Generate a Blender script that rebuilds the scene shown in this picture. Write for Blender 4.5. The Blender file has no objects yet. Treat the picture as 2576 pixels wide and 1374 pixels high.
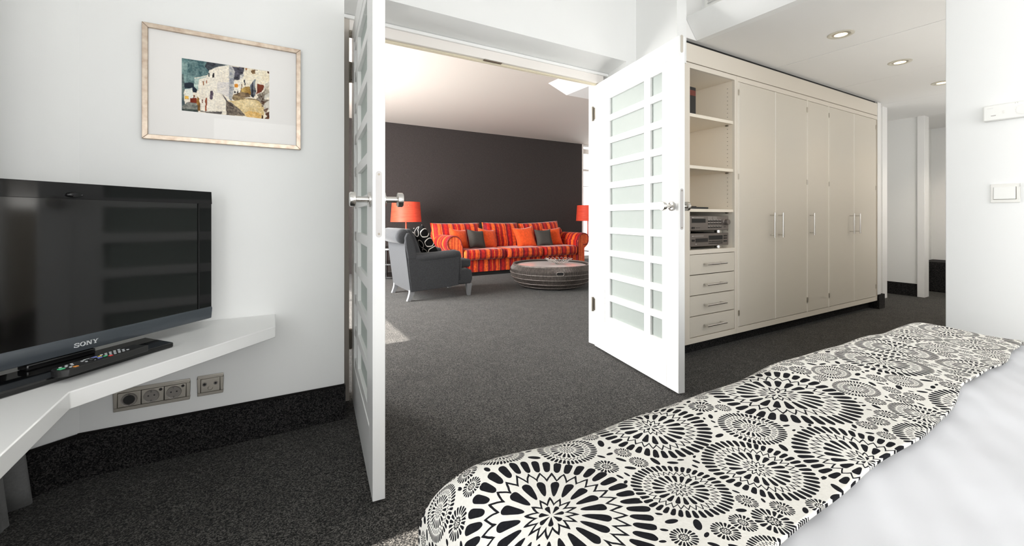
import bpy, bmesh, math, random
import numpy as np
from mathutils import Vector, Matrix
random.seed(7)
np.random.seed(7)
PI = math.pi
SC = bpy.context.scene
COL = SC.collection

# ------------------------------------------------------------------ camera, world, lights, exposure
cam_d = bpy.data.cameras.new('camera')
cam_d.sensor_width = 36.0
cam_d.lens = 1071.0 / 2576.0 * 36.0
cam_d.shift_y = -(687.0 - 547.0) / 2576.0
cam_d.clip_start = 0.02
cam = bpy.data.objects.new('camera', cam_d)
COL.objects.link(cam)
cam.location = (0, 0, 1.0)
cam.rotation_euler = (math.radians(90), 0, math.radians(-30.6))
SC.camera = cam

world = bpy.data.worlds.new('world')
SC.world = world
world.use_nodes = True
bg = world.node_tree.nodes['Background']
bg.inputs[0].default_value = (0.93, 0.97, 1.0, 1)
bg.inputs[1].default_value = 1.6

def light(name, kind, loc, direction, energy, color=(1, 1, 1), **kw):
    d = bpy.data.lights.new(name, kind)
    d.energy = energy
    d.color = color
    for k, v in kw.items():
        setattr(d, k, v)
    o = bpy.data.objects.new(name, d)
    COL.objects.link(o)
    o.location = loc
    o.rotation_euler = Vector(direction).to_track_quat('-Z', 'Y').to_euler()
    return o

DAY = (1.0, 0.985, 0.965)
light('sun', 'SUN', (-6, 4, 8), (1, 0, -1.171), 24.0, (1.0, 0.95, 0.88), angle=math.radians(0.6))
light('daylight_bedroom_window', 'AREA', (-1.05, -0.85, 1.5), (1, 0, 0), 76, DAY, shape='RECTANGLE', size=1.9, size_y=4.1)
light('daylight_rear_window', 'AREA', (1.0, -3.35, 1.5), (0, 1, 0), 80, DAY, shape='RECTANGLE', size=3.4, size_y=2.0)
light('daylight_living_window', 'AREA', (-1.05, 5.4, 1.05), (1, 0, -0.32), 720, DAY, shape='RECTANGLE', size=1.7, size_y=4.0)
light('daylight_far_window', 'AREA', (7.6, 8.3, 1.4), (0, -1, 0), 70, DAY, shape='RECTANGLE', size=1.8, size_y=2.4)

light('corridor_ceiling_fill', 'AREA', (4.3, 0.60, 1.10), (0.0, 0.001, 1.0), 13, (1.0, 0.98, 0.95), shape='RECTANGLE', size=2.6, size_y=0.15)  # unseen fill lamp, added to lift the corridor ceiling and wardrobe fronts
light('corridor_end_fill', 'AREA', (6.45, 0.62, 1.5), (0.35, 0.94, 0), 13, (1.0, 0.98, 0.95), shape='RECTANGLE', size=1.2, size_y=1.2)  # no window here: unseen fill added to brighten the corridor's far wall
SC.view_settings.view_transform = 'Standard'
SC.view_settings.look = 'None'
SC.view_settings.gamma = 1.0
SC.view_settings.exposure = 0.0
SC.view_settings.use_curve_mapping = False
cy = SC.cycles
cy.max_bounces = 9
cy.diffuse_bounces = 6
cy.glossy_bounces = 4
cy.transmission_bounces = 6
cy.transparent_max_bounces = 12
cy.sample_clamp_indirect = 6.0
cy.use_denoising = True
cy.caustics_reflective = False
cy.caustics_refractive = False

# ------------------------------------------------------------------ node helpers and materials
class NG:
    def __init__(s, nt):
        s.nt = nt
    def n(s, t, **kw):
        x = s.nt.nodes.new(t)
        for k, v in kw.items():
            setattr(x, k, v)
        return x
    def l(s, a, b):
        s.nt.links.new(a, b)
    def m(s, op, a, b=None, c=None):
        x = s.n('ShaderNodeMath', operation=op)
        for i, q in enumerate((a, b, c)):
            if q is None:
                continue
            if isinstance(q, (int, float)):
                x.inputs[i].default_value = q
            else:
                s.l(q, x.inputs[i])
        return x.outputs[0]
    def mix(s, fac, a, b, blend='MIX'):
        x = s.n('ShaderNodeMix', data_type='RGBA', blend_type=blend)
        for i, q in ((0, fac), (6, a), (7, b)):
            if isinstance(q, (int, float)):
                x.inputs[i].default_value = q
            elif isinstance(q, (tuple, list)):
                x.inputs[i].default_value = (*q[:3], 1)
            else:
                s.l(q, x.inputs[i])
        return x.outputs[2]
    def noise(s, vec, scale, detail=3, rough=0.5, out='Fac'):
        x = s.n('ShaderNodeTexNoise')
        x.inputs['Scale'].default_value = scale
        x.inputs['Detail'].default_value = detail
        x.inputs['Roughness'].default_value = rough
        if vec is not None:
            s.l(vec, x.inputs['Vector'])
        return x.outputs[out]
    def mapping(s, vec, scale=(1, 1, 1), rot=(0, 0, 0)):
        x = s.n('ShaderNodeMapping')
        x.inputs['Scale'].default_value = scale
        x.inputs['Rotation'].default_value = rot
        s.l(vec, x.inputs['Vector'])
        return x.outputs[0]
    def ramp(s, fac, stops, interp='LINEAR'):
        x = s.n('ShaderNodeValToRGB')
        cr = x.color_ramp
        cr.interpolation = interp
        while len(cr.elements) < len(stops):
            cr.elements.new(0.5)
        for e, (p, c) in zip(cr.elements, stops):
            e.position = p
            e.color = (*c, 1)
        s.l(fac, x.inputs[0])
        return x.outputs[0]

def mat(name, color=(0.8, 0.8, 0.8), rough=0.5, metal=0.0, spec=0.5, sheen=0.0, build=None, emit=None, strength=0, bump=None, coat=0):
    m = bpy.data.materials.new(name)
    m.use_nodes = True
    nt = m.node_tree
    b = nt.nodes['Principled BSDF']
    g = NG(nt)
    b.inputs['Base Color'].default_value = (*color, 1)
    b.inputs['Roughness'].default_value = rough
    b.inputs['Metallic'].default_value = metal
    b.inputs['Specular IOR Level'].default_value = spec
    b.inputs['Coat Weight'].default_value = coat
    if sheen:
        b.inputs['Sheen Weight'].default_value = sheen
        b.inputs['Sheen Roughness'].default_value = 0.4
    if emit:
        b.inputs['Emission Color'].default_value = (*emit, 1)
        b.inputs['Emission Strength'].default_value = strength
    tc = g.n('ShaderNodeTexCoord')
    if build:
        build(g, b, tc)
    if bump:  # (scale, strength, distance[, mapping scale])
        v = tc.outputs['Object']
        if len(bump) > 3:
            v = g.mapping(v, bump[3])
        h = g.noise(v, bump[0], 4)
        bn = g.n('ShaderNodeBump')
        bn.inputs['Strength'].default_value = bump[1]
        bn.inputs['Distance'].default_value = bump[2]
        g.l(h, bn.inputs['Height'])
        g.l(bn.outputs[0], b.inputs['Normal'])
    return m

def subtle(col, amt=0.04, scale=3.0):
    """plain paint with a faint large-scale unevenness"""
    def f(g, b, tc):
        n = g.noise(tc.outputs['Object'], scale, 4)
        lo = tuple(c * (1 - amt) for c in col)
        g.l(g.mix(n, lo, col), b.inputs['Base Color'])
    return f

M = {}
M['wall'] = mat('white_wall_paint', rough=0.6, spec=0.25, build=subtle((0.85, 0.855, 0.845), 0.03), bump=(160, 0.06, 0.002))
M['ceil'] = mat('ceiling_paint', rough=0.75, spec=0.2, build=subtle((0.84, 0.835, 0.82), 0.02), bump=(200, 0.05, 0.002))
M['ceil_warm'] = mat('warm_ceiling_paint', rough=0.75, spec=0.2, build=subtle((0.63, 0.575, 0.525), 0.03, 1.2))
M['lacquer'] = mat('white_lacquer', rough=0.32, spec=0.4, build=subtle((0.87, 0.87, 0.86), 0.02))
M['jamb'] = mat('beige_frame_paint', rough=0.4, build=subtle((0.58, 0.53, 0.475), 0.03))
M['bead'] = mat('straw_frame_seal', rough=0.5, build=subtle((0.72, 0.66, 0.50), 0.03))
M['head'] = mat('pale_frame_paint', rough=0.4, build=subtle((0.84, 0.80, 0.76), 0.03))
M['greige'] = mat('greige_lacquer', rough=0.36, spec=0.45, build=subtle((0.68, 0.635, 0.555), 0.03))
M['edge'] = mat('pale_edge_band', rough=0.4, build=subtle((0.90, 0.865, 0.80), 0.02))
M['greige_light'] = mat('light_greige_lacquer', rough=0.38, spec=0.45, build=subtle((0.76, 0.705, 0.62), 0.03))
M['cream'] = mat('cream_melamine', rough=0.5, build=subtle((0.84, 0.77, 0.66), 0.02))
M['black'] = mat('black_paint', (0.006, 0.006, 0.006), 0.6, build=subtle((0.008, 0.008, 0.008), 0.3, 30))
M['chrome'] = mat('brushed_steel', rough=0.22, metal=1, build=subtle((0.72, 0.70, 0.67), 0.08, 60))
M['nickel'] = mat('satin_nickel', rough=0.35, metal=1, build=subtle((0.66, 0.62, 0.55), 0.08, 60))
M['bronze'] = mat('dull_bronze_metal', rough=0.4, metal=0.9, build=subtle((0.27, 0.24, 0.20), 0.1, 40))
M['steelplate'] = mat('matt_steel_plate', rough=0.5, metal=0.4, build=subtle((0.52, 0.50, 0.49), 0.05, 60))
M['champagne'] = mat('champagne_gilt', rough=0.38, metal=0.75, build=lambda g, b, tc: g.l(
    g.ramp(g.n('ShaderNodeSeparateXYZ').outputs[0] if False else g.noise(tc.outputs['Object'], 40, 4),
           [(0.3, (0.46, 0.35, 0.27)), (0.7, (0.66, 0.57, 0.47))]), b.inputs['Base Color']))
M['matboard'] = mat('picture_mount', rough=0.8, spec=0.1, build=subtle((0.86, 0.84, 0.82), 0.015))
M['plastic_white'] = mat('white_plastic', rough=0.35, build=subtle((0.84, 0.84, 0.81), 0.02))
M['plastic_ivory'] = mat('off_white_plastic', rough=0.35, build=subtle((0.80, 0.79, 0.75), 0.02))

def carpet_build(dark, light_, scale):
    def f(g, b, tc):
        v = tc.outputs['Object']
        n1 = g.noise(v, scale, 2, 0.6)
        n2 = g.noise(v, 7.0, 5, 0.6)
        n3 = g.noise(v, scale * 0.45, 2, 0.6)
        k = g.m('ADD', g.m('MULTIPLY', n1, 0.65), g.m('MULTIPLY', n3, 0.35))
        vo = g.n('ShaderNodeTexVoronoi', feature='F1')
        vo.inputs['Scale'].default_value = scale * 1.25
        g.l(v, vo.inputs['Vector'])
        sc_ = g.n('ShaderNodeSeparateColor')
        g.l(vo.outputs['Color'], sc_.inputs[0])
        k = g.m('ADD', g.m('MULTIPLY', k, 0.5), g.m('MULTIPLY', sc_.outputs[0], 0.5))
        c1 = g.ramp(k, [(0.30, dark), (0.52, tuple(0.75 * a + 0.25 * c for a, c in zip(dark, light_))), (0.76, light_)])
        sh = g.ramp(n2, [(0.3, (0.78, 0.78, 0.78)), (0.7, (1.1, 1.1, 1.1))])
        g.l(g.mix(1.0, c1, sh, 'MULTIPLY'), b.inputs['Base Color'])
        bn = g.n('ShaderNodeBump')
        bn.inputs['Strength'].default_value = 0.9
        bn.inputs['Distance'].default_value = 0.006
        g.l(k, bn.inputs['Height'])
        g.l(bn.outputs[0], b.inputs['Normal'])
    return f
M['carpet'] = mat('charcoal_carpet', rough=0.95, spec=0.1, sheen=0.12, build=carpet_build((0.003, 0.003, 0.0033), (0.15, 0.142, 0.13), 225))
M['carpet_skirt'] = mat('charcoal_carpet_skirting', rough=0.95, spec=0.1, sheen=0.05, build=carpet_build((0.003, 0.003, 0.004), (0.058, 0.055, 0.053), 225))
M['binding'] = mat('carpet_edge_binding', rough=0.9, spec=0.1, build=subtle((0.014, 0.013, 0.013), 0.3, 80))

def textile(col, amt, sx):
    def f(g, b, tc):
        a = g.noise(g.mapping(tc.outputs['Object'], sx), 1.0, 5, 0.65)
        c = g.ramp(a, [(0.3, tuple(x * (1 - amt) for x in col)), (0.7, tuple(x * (1 + amt) for x in col))])
        g.l(c, b.inputs['Base Color'])
    return f
M['darkwall'] = mat('dark_textile_wallpaper', rough=0.85, spec=0.2, sheen=0.05, build=textile((0.042, 0.0355, 0.034), 0.30, (170, 170, 38)))
M['charcoal'] = mat('charcoal_wool', rough=0.9, spec=0.15, sheen=0.22, build=textile((0.052, 0.054, 0.058), 0.25, (120, 120, 120)), bump=(350, 0.2, 0.002))
M['grey_linen'] = mat('grey_linen', rough=0.9, spec=0.15, sheen=0.1, build=textile((0.062, 0.058, 0.052), 0.3, (140, 140, 140)), bump=(350, 0.25, 0.002))
M['orange'] = mat('orange_velvet', rough=0.8, spec=0.2, sheen=0.35, build=textile((0.72, 0.085, 0.016), 0.18, (25, 25, 25)))
M['curtain'] = mat('grey_curtain', rough=0.9, spec=0.1, sheen=0.1, build=textile((0.17, 0.17, 0.168), 0.1, (120, 120, 120)))
M['duvet'] = mat('white_cotton', rough=0.85, spec=0.15, build=subtle((0.74, 0.745, 0.775), 0.02, 5))
M['blind'] = mat('white_blind', rough=0.8, build=subtle((0.8, 0.8, 0.78), 0.02))
M['red_shade'] = mat('red_thread_lampshade', rough=0.5, spec=0.35, build=lambda g, b, tc: g.l(
    g.ramp(g.noise(g.mapping(tc.outputs['Object'], (6, 6, 260)), 1.0, 4, 0.7), [(0.3, (0.60, 0.035, 0.018)), (0.72, (0.88, 0.12, 0.06))]),
    b.inputs['Base Color']), bump=(1.0, 0.35, 0.004, (6, 6, 260)))
M['red_stem'] = mat('red_lamp_stem', rough=0.35, build=subtle((0.80, 0.12, 0.05), 0.05))
M['silver_leg'] = mat('silver_painted_wood', rough=0.4, metal=0.35, build=subtle((0.30, 0.305, 0.315), 0.08, 20))
M['black_wood'] = mat('black_lacquered_wood', rough=0.25, spec=0.5, build=subtle((0.012, 0.011, 0.011), 0.3, 12))
M['wicker_dark'] = mat('dark_wicker_core', rough=0.7, build=textile((0.022, 0.017, 0.014), 0.4, (60, 60, 200)))
M['wicker'] = mat('brown_wicker_cane', rough=0.5, spec=0.4, build=textile((0.15, 0.128, 0.115), 0.35, (30, 30, 30)))
M['wicker_ring'] = mat('pale_wicker_band', rough=0.45, spec=0.4, build=textile((0.26, 0.23, 0.21), 0.3, (30, 30, 30)))
M['table_glass'] = mat('pale_reflection_table_glass', rough=0.12, spec=0.95, build=subtle((0.84, 0.765, 0.745), 0.03))  # pale base colour stands in for window light reflected on the glass
M['tv_black'] = mat('gloss_black_plastic', rough=0.06, spec=0.5, build=subtle((0.006, 0.006, 0.0065), 0.2))
M['tv_screen'] = mat('satin_tv_screen', rough=0.08, spec=0.95, build=subtle((0.002, 0.002, 0.002), 0.2))
M['tv_chin'] = mat('gunmetal_tv_trim', rough=0.16, spec=0.6, metal=0.3, build=subtle((0.085, 0.098, 0.112), 0.1, 8))
M['logo'] = mat('silver_lettering', rough=0.35, metal=0.3, build=subtle((0.85, 0.86, 0.88), 0.03))
M['remote_black'] = mat('black_remote_plastic', rough=0.4, build=subtle((0.016, 0.016, 0.016), 0.2, 30))
M['hifi'] = mat('titanium_hifi_fascia', rough=0.4, metal=0.55, build=subtle((0.20, 0.175, 0.16), 0.08, 30))
M['hifi_dark'] = mat('dark_hifi_casing', rough=0.5, metal=0.2, build=subtle((0.022, 0.019, 0.018), 0.1, 30))
M['hifi_mark'] = mat('pale_hifi_print', rough=0.5, build=subtle((0.62, 0.60, 0.57), 0.05, 30))
M['socket_well'] = mat('grey_socket_well', rough=0.5, metal=0.3, build=subtle((0.26, 0.24, 0.22), 0.05, 30))
M['book'] = mat('black_book_cover', rough=0.5, build=subtle((0.02, 0.018, 0.017), 0.3, 30))
M['book_red'] = mat('dark_red_book_label', rough=0.5, build=subtle((0.16, 0.03, 0.02), 0.3, 30))
for nm, c in dict(green=(0.10, 0.62, 0.28), orange_b=(0.85, 0.32, 0.06), blue=(0.22, 0.27, 0.75), yellow=(0.80, 0.62, 0.08), red=(0.75, 0.05, 0.05), key=(0.62, 0.64, 0.66)).items():
    M['btn_' + nm] = mat('button_' + nm, rough=0.4, build=subtle(c, 0.05))
M['lamp_lens'] = mat('warm_lamp_lens', (1, 0.85, 0.6), emit=(1.0, 0.72, 0.38), strength=7.0, build=lambda g, b, tc: None)
M['lamp_ring'] = mat('cream_lamp_ring', rough=0.35, metal=0.2, build=subtle((0.72, 0.69, 0.60), 0.04))

def glassmat(name, refl=0.12, tint=(1, 1, 1)):
    m = bpy.data.materials.new(name)
    m.use_nodes = True
    nt = m.node_tree
    nt.nodes.clear()
    g = NG(nt)
    out = g.n('ShaderNodeOutputMaterial')
    tr = g.n('ShaderNodeBsdfTransparent')
    tr.inputs[0].default_value = (*tint, 1)
    gl = g.n('ShaderNodeBsdfGlossy')
    gl.inputs['Roughness'].default_value = 0.02
    lw = g.n('ShaderNodeLayerWeight')
    lw.inputs[0].default_value = 0.5
    fr = g.n('ShaderNodeMath', operation='MULTIPLY_ADD')
    g.l(g.m('POWER', lw.outputs['Facing'], 5.0), fr.inputs[0])
    fr.inputs[1].default_value = 0.9
    fr.inputs[2].default_value = 0.04
    mx = g.n('ShaderNodeMixShader')
    g.l(g.m('MULTIPLY', fr.outputs[0], refl), mx.inputs[0])
    g.l(tr.outputs[0], mx.inputs[1])
    g.l(gl.outputs[0], mx.inputs[2])
    g.l(mx.outputs[0], out.inputs[0])
    return m
M['glass'] = glassmat('clear_window_glass', 1.0)
M['glazing'] = glassmat('picture_glazing', 0.2)

def frostmat():
    m = bpy.data.materials.new('frosted_green_glass')
    m.use_nodes = True
    nt = m.node_tree
    b = nt.nodes['Principled BSDF']
    g = NG(nt)
    b.inputs['Roughness'].default_value = 0.35
    b.inputs['Specular IOR Level'].default_value = 0.5
    tc = g.n('ShaderNodeTexCoord')
    g.l(g.mix(g.noise(tc.outputs['Object'], 20, 3), (0.46, 0.505, 0.48), (0.50, 0.535, 0.515)), b.inputs['Base Color'])
    t = g.n('ShaderNodeBsdfTranslucent')
    t.inputs[0].default_value = (0.80, 0.87, 0.83, 1)
    mx = g.n('ShaderNodeMixShader')
    mx.inputs[0].default_value = 0.30
    g.l(b.outputs[0], mx.inputs[1])
    g.l(t.outputs[0], mx.inputs[2])
    g.l(mx.outputs[0], nt.nodes['Material Output'].inputs[0])
    return m
M['frost'] = frostmat()

def stripes(axis):
    def f(g, b, tc):
        sp = g.n('ShaderNodeSeparateXYZ')
        g.l(tc.outputs['Object'], sp.inputs[0])
        wob = g.m('MULTIPLY', g.m('SUBTRACT', g.noise(tc.outputs['Object'], 5, 2), 0.5), 0.03)
        p = g.m('ADD', sp.outputs[axis], wob)
        fr = g.m('FRACT', g.m('MULTIPLY', p, 1 / 0.43))
        R, C_, O, G_, P_ = (0.50, 0.014, 0.008), (0.30, 0.010, 0.011), (0.80, 0.105, 0.016), (0.78, 0.21, 0.030), (0.21, 0.007, 0.018)
        col = g.ramp(fr, [(0.0, R), (0.11, C_), (0.19, O), (0.27, G_), (0.30, O), (0.36, P_), (0.45, R), (0.55, G_), (0.575, R), (0.64, C_), (0.72, O), (0.83, R), (0.87, G_), (0.895, P_)], 'CONSTANT')
        n = g.noise(tc.outputs['Object'], 28, 5, 0.7)
        sh = g.ramp(n, [(0.32, (0.62, 0.62, 0.62)), (0.7, (1.35, 1.3, 1.25))])
        g.l(g.mix(1.0, col, sh, 'MULTIPLY'), b.inputs['Base Color'])
    return f
M['stripe_x'] = mat('red_striped_velvet', rough=0.7, spec=0.25, sheen=0.3, build=stripes(0))
M['stripe_y'] = mat('red_striped_velvet_arm', rough=0.7, spec=0.25, sheen=0.12, build=stripes(1))
def front_stripes(g, b, tc):
    sp = g.n('ShaderNodeSeparateXYZ')
    g.l(tc.outputs['Object'], sp.inputs[0])
    fr = g.m('FRACT', g.m('MULTIPLY', sp.outputs[0], 9.0))
    col = g.ramp(fr, [(0.0, (0.80, 0.14, 0.035)), (0.30, (0.78, 0.22, 0.06)), (0.36, (0.66, 0.07, 0.02)), (0.62, (0.80, 0.13, 0.03)), (0.9, (0.48, 0.03, 0.015))], 'CONSTANT')
    sh = g.ramp(g.noise(tc.outputs['Object'], 28, 5, 0.7), [(0.32, (0.75, 0.75, 0.75)), (0.7, (1.2, 1.2, 1.2))])
    g.l(g.mix(1.0, col, sh, 'MULTIPLY'), b.inputs['Base Color'])
M['stripe_front'] = mat('orange_striped_arm_front', rough=0.7, spec=0.25, sheen=0.3, build=front_stripes)
M['sofa_pipe'] = mat('crimson_piping', rough=0.7, build=subtle((0.24, 0.02, 0.015), 0.2, 40))

def swirl_build(g, b, tc):
    sp = g.n('ShaderNodeSeparateXYZ')
    g.l(tc.outputs['Object'], sp.inputs[0])
    cb = g.n('ShaderNodeCombineXYZ')
    g.l(sp.outputs[0], cb.inputs[0])
    g.l(sp.outputs[2], cb.inputs[1])
    nv = g.n('ShaderNodeTexVoronoi', feature='F1', voronoi_dimensions='2D')
    nv.inputs['Scale'].default_value = 7.5
    nv.inputs['Randomness'].default_value = 0.45
    g.l(cb.outputs[0], nv.inputs['Vector'])
    d = g.m('ABSOLUTE', g.m('SUBTRACT', nv.outputs['Distance'], 0.40))
    k = g.m('LESS_THAN', d, 0.036)
    g.l(g.mix(k, (0.006, 0.006, 0.006), (0.72, 0.68, 0.63)), b.inputs['Base Color'])
M['swirl'] = mat('black_fabric_with_white_loops', rough=0.85, spec=0.1, build=swirl_build)

def medallion_build(g, b, tc):
    at = g.n('ShaderNodeAttribute', attribute_name='medallion')
    ty = g.n('ShaderNodeAttribute', attribute_name='motif')
    sp = g.n('ShaderNodeSeparateXYZ')
    g.l(at.outputs['Vector'], sp.inputs[0])
    x, y, seed = sp.outputs[0], sp.outputs[1], sp.outputs[2]
    wob = g.m('MULTIPLY', g.m('SUBTRACT', g.noise(tc.outputs['Object'], 45, 2), 0.5), 0.075)
    r = g.m('ADD', g.m('SQRT', g.m('ADD', g.m('MULTIPLY', x, x), g.m('MULTIPLY', y, y))), wob)
    th = g.m('ADD', g.m('DIVIDE', g.m('ARCTAN2', y, x), 2 * PI), 0.5)
    th = g.m('ADD', th, seed)
    def petals(r0, r1, N, w, off=0.0, inner=0.62):
        ph = g.m('SUBTRACT', g.m('FRACT', g.m('ADD', g.m('MULTIPLY', th, N), off)), 0.5)
        rr = g.m('DIVIDE', g.m('SUBTRACT', r, (r0 + r1) / 2), (r1 - r0) / 2)
        ww = g.m('ADD', w * (1 + inner) / 2, g.m('MULTIPLY', rr, w * (1 - inner) / 2))
        q = g.m('DIVIDE', ph, ww)
        rr2 = g.m('MULTIPLY', rr, rr)
        return g.m('LESS_THAN', g.m('ADD', g.m('MULTIPLY', q, q), g.m('MULTIPLY', rr2, rr2)), 1.0)
    def zig(rz, amp, N, w, off=0.0):
        tri = g.m('SUBTRACT', g.m('MULTIPLY', g.m('ABSOLUTE', g.m('SUBTRACT', g.m('FRACT', g.m('ADD', g.m('MULTIPLY', th, N), off)), 0.5)), 4.0), 1.0)
        return g.m('LESS_THAN', g.m('ABSOLUTE', g.m('SUBTRACT', r, g.m('ADD', rz, g.m('MULTIPLY', tri, amp)))), w)
    def mx(*a):
        o = a[0]
        for k in a[1:]:
            o = g.m('MAXIMUM', o, k)
        return o
    big = mx(petals(0.77, 1.015, 43, 0.37, 0.0, 0.85), zig(0.67, 0.068, 33, 0.026, 0.2), petals(0.30, 0.575, 20, 0.35, 0.3, 0.68), zig(0.205, 0.050, 15, 0.025), petals(0.02, 0.13, 7, 0.30))
    small = mx(petals(0.48, 1.02, 19, 0.38, 0.0, 0.75), zig(0.31, 0.06, 11, 0.07), petals(0.03, 0.2, 6, 0.34))
    yy = g.m('DIVIDE', y, 0.46)
    leaf = g.m('LESS_THAN', g.m('ADD', g.m('MULTIPLY', x, x), g.m('MULTIPLY', yy, yy)), 0.9)
    is1 = g.m('COMPARE', ty.outputs['Fac'], 1.0, 0.3)
    is2 = g.m('COMPARE', ty.outputs['Fac'], 2.0, 0.3)
    is3 = g.m('COMPARE', ty.outputs['Fac'], 3.0, 0.3)
    ink = mx(g.m('MULTIPLY', big, is1), g.m('MULTIPLY', small, is2), g.m('MULTIPLY', leaf, is3))
    n = g.noise(tc.outputs['Object'], 240, 3)
    white = g.mix(n, (0.74, 0.715, 0.66), (0.88, 0.86, 0.81))
    blk = g.mix(n, (0.006, 0.006, 0.008), (0.022, 0.022, 0.026))
    g.l(g.mix(ink, white, blk), b.inputs['Base Color'])
    bn = g.n('ShaderNodeBump')
    bn.inputs['Strength'].default_value = 0.25
    bn.inputs['Distance'].default_value = 0.003
    g.l(n, bn.inputs['Height'])
    g.l(bn.outputs[0], b.inputs['Normal'])
M['throw'] = mat('black_medallions_on_cream_fleece', rough=0.9, spec=0.08, build=medallion_build)

def art_build(g, b, tc):
    at = g.n('ShaderNodeAttribute', attribute_name='paint')
    n = g.noise(tc.outputs['Object'], 130, 4, 0.7)
    sh = g.ramp(n, [(0.32, (0.72, 0.72, 0.73)), (0.62, (1.1, 1.1, 1.08))])
    g.l(g.mix(1.0, at.outputs['Color'], sh, 'MULTIPLY'), b.inputs['Base Color'])
M['art'] = mat('watercolour_paint', rough=0.8, spec=0.1, build=art_build)

# ------------------------------------------------------------------ mesh helpers
class MB:
    """collects simple shapes; build() links them as one mesh object"""
    def __init__(s):
        s.v = []
        s.f = []
    def add(s, vs, fs):
        o = len(s.v)
        s.v += [tuple(p) for p in vs]
        s.f += [tuple(i + o for i in f) for f in fs]
        return s
    def box(s, x0, x1, y0, y1, z0, z1):
        vs = [(x, y, z) for z in (z0, z1) for y in (y0, y1) for x in (x0, x1)]
        return s.add(vs, [(0, 2, 3, 1), (4, 5, 7, 6), (0, 1, 5, 4), (2, 6, 7, 3), (0, 4, 6, 2), (1, 3, 7, 5)])
    def prism(s, poly, a0, a1, axis):
        """poly in the two axes other than `axis` (kept in x,y,z order), extruded along axis"""
        def put(p, a):
            q = list(p)
            q.insert(axis, a)
            return q
        n = len(poly)
        vs = [put(p, a0) for p in poly] + [put(p, a1) for p in poly]
        fs = [(i, (i + 1) % n, n + (i + 1) % n, n + i) for i in range(n)]
        return s.add(vs, fs + [tuple(range(n))[::-1], tuple(range(n, 2 * n))])
    def lathe(s, prof, c=(0, 0, 0), seg=24, axis=2, cap=True):
        n = len(prof)
        vs = []
        for k in range(seg):
            a = 2 * PI * k / seg
            for r, h in prof:
                p = [r * math.cos(a), r * math.sin(a)]
                p.insert(axis, h)
                vs.append([p[i] + c[i] for i in range(3)])
        fs = []
        for k in range(seg):
            j = (k + 1) % seg
            for i in range(n - 1):
                fs.append((k * n + i, j * n + i, j * n + i + 1, k * n + i + 1))
        if cap:
            if prof[0][0] > 1e-6:
                fs.append(tuple(k * n for k in range(seg))[::-1])
            if prof[-1][0] > 1e-6:
                fs.append(tuple(k * n + n - 1 for k in range(seg)))
        return s.add(vs, fs)
    def cyl(s, c, r, h0, h1, axis=2, seg=20):
        return s.lathe([(r, h0), (r, h1)], c, seg, axis)
    def tube(s, pts, r, seg=6, closed=False, rs=None):
        P = [Vector(p) for p in pts]
        n = len(P)
        up = Vector((0, 0, 1))
        vs = []
        for i in range(n):
            if closed:
                t = P[(i + 1) % n] - P[i - 1]
            else:
                t = P[min(i + 1, n - 1)] - P[max(i - 1, 0)]
            t.normalize()
            a = t.cross(up)
            if a.length < 1e-3:
                a = t.cross(Vector((0, 1, 0)))
            a.normalize()
            b2 = a.cross(t)
            rr = rs[i] if rs else r
            for k in range(seg):
                an = 2 * PI * k / seg
                vs.append(P[i] + a * (rr * math.cos(an)) + b2 * (rr * math.sin(an)))
        fs = []
        for i in range(n if closed else n - 1):
            j = (i + 1) % n
            for k in range(seg):
                l = (k + 1) % seg
                fs.append((i * seg + k, i * seg + l, j * seg + l, j * seg + k))
        if not closed:
            fs += [tuple(range(seg))[::-1], tuple((n - 1) * seg + k for k in range(seg))]
        return s.add(vs, fs)
    def grid(s, nu, nv, fn, wrap=False):
        vs = [fn(i / (nu - 1), j / (nv - 1)) for i in range(nu) for j in range(nv)]
        fs = [(i * nv + j, (i + 1) * nv + j, (i + 1) * nv + j + 1, i * nv + j + 1) for i in range(nu - 1) for j in range(nv - 1)]
        return s.add(vs, fs)
    def pillow(s, w, h, t, M4=None, n=14, pinch=0.07, pw=0.5):
        """cushion in local XZ, thickness along Y, centred"""
        M4 = M4 or Matrix()
        for sgn in (1, -1):
            def fn(a, b2):
                u, v = a * 2 - 1, b2 * 2 - 1
                k = ((1 - u ** 4) * (1 - v ** 4))
                x = u * w / 2 * (1 - pinch * (1 - v * v) * 1.0 + pinch * 0.4)
                z = v * h / 2 * (1 - pinch * (1 - u * u) * 1.0 + pinch * 0.4)
                y = sgn * t / 2 * max(k, 0) ** pw
                return M4 @ Vector((x, y, z))
            o = len(s.f)
            s.grid(n, n, fn)
            if sgn < 0:
                s.f[o:] = [f[::-1] for f in s.f[o:]]
        return s
    def xform(s, M4, start=0):
        s.v[start:] = [tuple(M4 @ Vector(p)) for p in s.v[start:]]
        return s

def mesh_of(name, mb, m, smooth=None):
    me = bpy.data.meshes.new(name)
    me.from_pydata(mb.v, [], mb.f)
    me.validate()
    bm = bmesh.new()
    bm.from_mesh(me)
    bmesh.ops.remove_doubles(bm, verts=bm.verts, dist=1e-5)
    bmesh.ops.recalc_face_normals(bm, faces=bm.faces)
    bm.to_mesh(me)
    bm.free()
    if m:
        me.materials.append(m)
    if smooth is not None:
        me.polygons.foreach_set('use_smooth', [True] * len(me.polygons))
        me.set_sharp_from_angle(angle=math.radians(smooth))
    return me

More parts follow.
